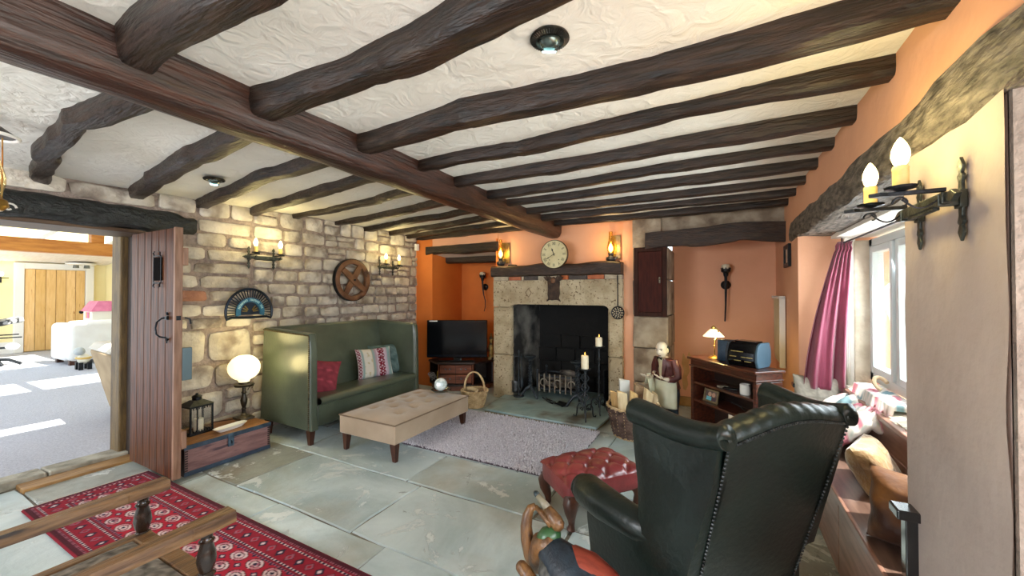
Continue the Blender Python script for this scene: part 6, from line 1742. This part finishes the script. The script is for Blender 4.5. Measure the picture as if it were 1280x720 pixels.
m = MB().tube([(-.575, 1.530, .435), (-.52, 1.500, .455), (-.45, 1.475, .450), (-.37, 1.450, .430), (-.28, 1.425, .40), (-.20, 1.40, .38)], [.020, .050, .066, .062, .044, .012], 14, flat=.75)
obj('wing', m, BR, bd, world=True, smooth=180)
m = MB().tube([(-.635, 1.478, .445), (-.605, 1.428, .41), (-.55, 1.395, .37), (-.46, 1.37, .35), (-.36, 1.36, .34)], [.012, .030, .040, .036, .012], 12)
obj('wing', m, BK, bd, world=True, smooth=180)
obj('foot_peg', MB().tube([(-.724, 1.434, .400), (-.717, 1.431, .397), (-.690, 1.424, .382), (-.64, 1.41, .355), (-.58, 1.40, .33)], [.016, .023, .025, .025, .022], 14), BW_, bd, world=True, smooth=60)
for (x, y) in ((-.56, 1.44), (-.42, 1.40)):
    obj('leg', MB().tube([(x, y, .33), (x, y, .16), (x-.01, y, .03)], [.028, .020, .024], 10), BW_, bd, world=True, smooth=60)
obj('base_board', MB().loft([[(-.49+.20*math.cos(a)*1.0, 1.42+.075*math.sin(a)-.05*math.cos(a), z) for a in [2*PI*k/28 for k in range(28)]] for z in (0, .03)]), BW_, bd, world=True, smooth=30)

# ================================================================== CEILING SPOTS AND THE LAMP AT THE LEFT EDGE
BRZ = mat('dark_bronze_ring', (36, 34, 32), (70, 66, 58), rough=.35, metal=.7, scale=30)
def spot(label, x, y, z, rz):
    s = thing('ceiling_spotlight', label, 'ceiling light', (x, y, z), rz, 'eyeball ceiling spotlights')
    obj('ring', MB().lathe([(.040, .0), (.070, .0), (.072, -.006), (.062, -.012), (.050, -.016), (.042, -.010)], 36), BRZ, s)
    m = MB()
    for k in range(44):
        a = 2*PI*k/44; m.tube([(.052*math.cos(a), .052*math.sin(a), -.016), (.068*math.cos(a), .068*math.sin(a), -.010)], .0018, 4)
    obj('gadroons', m, BRZ, s, kind='stuff')
    e = obj('eyeball', MB().lathe([(.042*math.sin(a), -.004-.034*(1-math.cos(a)) if False else .010-.040*math.cos(a)) for a in [.02+k*(PI*.55)/10 for k in range(11)]][::-1], 24, M=xf((.0, .006, -.010), rx=math.radians(28))), mat('bronze_eyeball', (60, 70, 68), (100, 112, 108), rough=.25, metal=.7, scale=12), s, smooth=180)
    obj('lens', MB().lathe([(.026, -.030), (.024, -.035), (.001, -.037)], 20, M=xf((0, .006, -.010), rx=math.radians(28))), mat('spot_lens', (210, 250, 250), emit=(190, 250, 255), estr=4), e, smooth=60)
    obj('tab', MB().ball((.026, -.020, -.045), .005, 8, 6), BRZ, e)
    return s
spot('round bronze eyeball ceiling spotlight nearest in the right bay', -.54, 1.32, 2.432, .5)
spot('round bronze eyeball ceiling spotlight left of the main beam', -3.46, 1.60, 2.385, 1.2)
hl = thing('hanging_oil_lamp', 'amber oil lamp with white rimmed smoke bell cut by the left edge', 'lamp', (-3.30, .522, 1.95))
obj('smoke_bell', MB().lathe([(.012, .415), (.03, .41), (.075, .375), (.085, .365)], 24), mat('dark_bell', (40, 26, 20), rough=.4), hl, smooth=60, solid=.004)
obj('bell_rim', MB().tube([(.090*math.cos(a), .090*math.sin(a), .36) for a in [2*PI*k/32 for k in range(32)]], .009, 8, loop=True), WHITE, hl)
obj('chimney', MB().lathe([(.036, .05), (.05, .12), (.05, .15), (.034, .22), (.024, .28), (.026, .32)], 18), AMB, hl, smooth=180)
obj('flame', MB().lathe([(.006, .15), (.022, .19), (.024, .22), (.012, .27), (.001, .31)], 12), mat('amber_flame', (214, 130, 40), emit=(230, 120, 30), estr=1.6), hl, smooth=180)
obj('font', MB().lathe([(.001, -.03), (.04, -.025), (.062, .0), (.055, .03), (.03, .045), (.036, .055)], 18), BRASS, hl)
for sg in (-1, 1):
    obj('hanger', MB().tube([(-.03, sg*.04, .0), (-.05, sg*.045, .06), (-.05, sg*.045, .25), (-.03, sg*.04, .37), (0, sg*.01, .43), (0, 0, .475)], .003, 6), BRASS, hl)
    obj('hanger_curl', MB().tube([(0, sg*(.06+.025*math.cos(t)*(1-t/9)), .0+.025*math.sin(t)*(1-t/9)) for t in [k*.5 for k in range(12)]], .005, 6), WHITE, hl)

# ================================================================== NEXT ROOM THINGS
LOOSE = mat('white_loose_cover', (226, 224, 220), (236, 236, 232), rough=.95, scale=4, bump=.2)
def rblock(x0, x1, y0, y1, z0, z1): return MB().bx(x0, x1, y0, y1, z0, z1)
wa1 = thing('white_armchair', 'white loose covered armchair by the pine door in the next room', 'armchair', (-12.0, 3.3, .02))
obj('arm', rblock(-12.55, -11.75, 2.78, 3.02, .10, .86), LOOSE, wa1, world=True, smooth=60, bevel=.09, bseg=4)
obj('arm', rblock(-12.55, -11.75, 3.75, 3.99, .10, .86), LOOSE, wa1, world=True, smooth=60, bevel=.09, bseg=4)
obj('backrest', rblock(-11.85, -11.58, 2.82, 3.95, .10, .92), LOOSE, wa1, world=True, smooth=60, bevel=.09, bseg=4)
obj('seat', rblock(-12.5, -11.75, 3.0, 3.77, .10, .46), LOOSE, wa1, world=True, smooth=60, bevel=.05, bseg=3)
for (x, y) in ((-12.45, 2.9), (-11.7, 2.9), (-12.45, 3.9), (-11.7, 3.9)): obj('leg', MB().bx(x-.05, x+.05, y-.05, y+.05, .02, .13), LEGW, wa1, world=True, smooth=0)
ws2 = thing('white_sofa', 'white loose covered sofa side nearer the doorway in the next room', 'sofa', (-9.6, 3.6, .02))
obj('arm', rblock(-10.0, -9.2, 2.98, 3.22, .10, .82), LOOSE, ws2, world=True, smooth=60, bevel=.09, bseg=4)
obj('backrest', rblock(-10.1, -9.1, 3.15, 4.35, .10, .92), LOOSE, ws2, world=True, smooth=60, bevel=.09, bseg=4)
for (x, y) in ((-9.9, 3.1), (-9.3, 3.1), (-9.9, 4.2), (-9.3, 4.2)): obj('leg', MB().bx(x-.04, x+.04, y-.04, y+.04, .02, .13), LEGW, ws2, world=True, smooth=0)
BSF = mat('beige_sofa_fabric', (150, 128, 98), (170, 148, 116), rough=.9, scale=4, bump=.2)
bs = thing('beige_sofa', 'end of a beige fabric sofa just behind the doorway jamb', 'sofa', (-6.3, 2.1, .02))
YS_ = .09
obj('arm', MB().loft([[(-6.55, YS_+1.85, .10), (-5.95, YS_+1.80, .10), (-5.95, YS_+2.02, .10), (-6.55, YS_+2.02, .10)], [(-6.75, YS_+1.72, .82), (-5.85, YS_+1.64, .82), (-5.85, YS_+2.02, .82), (-6.75, YS_+2.02, .82)]]), BSF, bs, world=True, smooth=30, bevel=.03)
obj('arm_top', MB().loft([[(-6.77, YS_+1.70, .825), (-5.83, YS_+1.62, .825), (-5.83, YS_+2.03, .825), (-6.77, YS_+2.03, .825)], [(-6.72, YS_+1.76, .91), (-5.88, YS_+1.70, .91), (-5.88, YS_+2.03, .91), (-6.72, YS_+2.03, .91)]]), mat('pale_arm_cap', (196, 190, 178), rough=.9), bs, world=True, smooth=30, bevel=.025)
obj('backrest', MB().bx(-6.2, -5.85, 2.09, 3.69, .10, .90), BSF, bs, world=True, smooth=30, bevel=.05)
obj('seat', MB().bx(-6.75, -6.15, 2.09, 3.69, .10, .45), BSF, bs, world=True, smooth=30, bevel=.03)
for (x, y) in ((-6.45, 2.12), (-5.98, 2.05), (-6.6, 3.6), (-5.95, 3.6)): obj('leg', MB().bx(x-.03, x+.03, y-.03, y+.03, .02, .12), IRON, bs, world=True, smooth=0)
wcb = thing('white_cabinet', 'low white cabinet under the toy house in the next room', 'cabinet', (-13.6, 3.690, .02))
obj('carcass', MB().bx(-14.1, -12.9, 3.490, 4.020, .02, .78), WHT, wcb, world=True, smooth=0, bevel=.01)
for xx in (-13.5,): obj('door', MB().bx(-14.05, -12.95, 3.475, 3.490, .08, .74), WHT, wcb, world=True, smooth=0, bevel=.006)
PNK = mat('pink_roof', (206, 112, 150), (220, 130, 166), rough=.5, scale=8)
hh = thing('toy_house', 'white toy house with a pink roof on the cabinet in the next room', 'toy', (-13.2, 3.620, .78))
obj('walls', MB().bx(-13.5, -12.95, 3.520, 4.000, .782, 1.06), WHT, hh, world=True, smooth=0)
obj('roof', MB().loft([[(-13.56, 3.480, 1.06), (-12.90, 3.480, 1.06), (-12.90, 4.000, 1.06), (-13.56, 4.000, 1.06)], [(-13.5, 3.620, 1.30), (-12.96, 3.620, 1.30), (-12.96, 3.860, 1.30), (-13.5, 3.860, 1.30)]]), PNK, hh, world=True, smooth=0)
w_ = obj('window', MB().bx(-13.33, -13.12, 3.512, 3.520, .90, 1.04), mat('toy_yellow', (206, 170, 90), rough=.5), hh, world=True, smooth=0)
obj('shutter', MB().bx(-13.24, -13.12, 3.506, 3.512, .90, 1.04), PNK, w_, world=True, smooth=0)
td = thing('toy_robot', 'small white and yellow toy robot on the carpet by the white sofa', 'toy', (-10.89, 2.85, .02))
obj('body', MB().ball((-10.89, 2.85, .22), (.12, .09, .10), 14, 10), mat('toy_white', (226, 220, 200), rough=.4), td, world=True)
obj('head', MB().ball((-10.81, 2.77, .38), (.09, .08, .08), 14, 10), mat('toy_grey', (170, 176, 176), rough=.4), td, world=True)
obj('stripe', MB().tube([(-10.89+.125*math.cos(a), 2.85+.095*math.sin(a), .24) for a in [2*PI*k/20 for k in range(20)]], .02, 6, loop=True), mat('toy_yellow', (206, 170, 90)), td, world=True)
for (dx, dy) in ((-.08, -.06), (.08, -.06), (-.08, .06), (.08, .06)): obj('leg', MB().bx(-10.89+dx-.03, -10.89+dx+.03, 2.85+dy-.03, 2.85+dy+.03, .02, .16), IRON, td, world=True, smooth=0)
bstd = thing('black_stand', 'black stand with a tilted patterned tray at the left of the next room', 'stand', (-12.9, 2.06, .02))
obj('post', MB().tube([(-12.9, 2.06, .03), (-12.9, 2.06, .80)], .05, 10), IRON, bstd, world=True)
obj('tray', MB().box((-12.9, 2.15, .88), (.5, .62, .10), (.25, 0, 0)), mat('speckled_tray', (40, 40, 42), (150, 150, 150), rough=.6, scale=14, lo=.48, hi=.52), bstd, world=True, smooth=0, bevel=.02)
for sg in (-1, 0, 1): obj('foot', MB().tube([(-12.9, 2.06, .16), (-12.8, 2.06+.14*sg+.08, .14), (-12.7, 2.06+.25*sg+.12, .045)], .03, 8), IRON, bstd, world=True)
obj('handle', MB().tube([(-12.85, 2.06, .64), (-12.85, 2.42, .64)], .012, 6).tube([(-12.85, 2.06, .58), (-12.85, 2.46, .58)], .012, 6), IRON, bstd, world=True)
obj('white_knob', MB().ball((-12.8, 2.33, .40), (.09, .10, .07), 12, 8), WHT, bstd, world=True)
obj('tag', MB().bx(-12.85, -12.84, 2.06, 2.30, .36, .40), IRON, bstd, world=True, smooth=0)
fl = thing('bar_wall_light', 'black bar wall light with two glowing bulbs on the far yellow wall', 'wall light', (-15.3, 2.45, 1.9))
obj('bar', MB().tube([(-15.22, 2.05, 1.86), (-15.22, 2.70, 1.86)], .012, 6), IRON, fl, world=True)
for y in (2.22, 2.58):
    obj('arm', MB().tube([(-15.30, y, 1.86), (-15.2, y, 1.86)], .014, 6).tube([(-15.24, y, 1.90), (-15.24, y, 1.74)], .016, 6), IRON, fl, world=True)
    obj('bulb', MB().ball((-15.2, y, 1.95), (.04, .04, .06), 10, 8), BULB, fl, world=True)
    lamp('bulb_light', (.22, y-2.45, .08), 4, WARM, .05, fl)
pc = thing('far_picture', 'dark red framed picture on the far yellow wall at the left edge', 'picture', (-15.29, 2.35, 1.6))
obj('frame', MB().bx(-15.3, -15.27, 2.12, 2.48, 1.48, 1.80), mat('red_frame', (96, 44, 32), rough=.5), pc, world=True, smooth=0)
obj('print', MB().bx(-15.268, -15.262, 2.18, 2.42, 1.53, 1.75), mat('warm_print', (196, 150, 120)), pc, world=True, smooth=0)
ts = thing('twin_spotlight', 'white twin spotlight on the sloping ceiling above the pine door', 'ceiling light', (-15.0, 3.85, 2.27))
obj('plate', MB().lathe([(.28, .0), (.28, -.03), (.22, -.05), (.001, -.05)], 24, M=xf((0, 0, .01))), WHT, ts)
for sy in (-.1, .1): obj('spot', MB().lathe([(.05, -.04), (.06, -.12), (.045, -.12), (.001, -.10)], 14, M=xf((0.05, sy, 0))), mat('spot_dark', (120, 124, 120), rough=.3, metal=.6), ts)
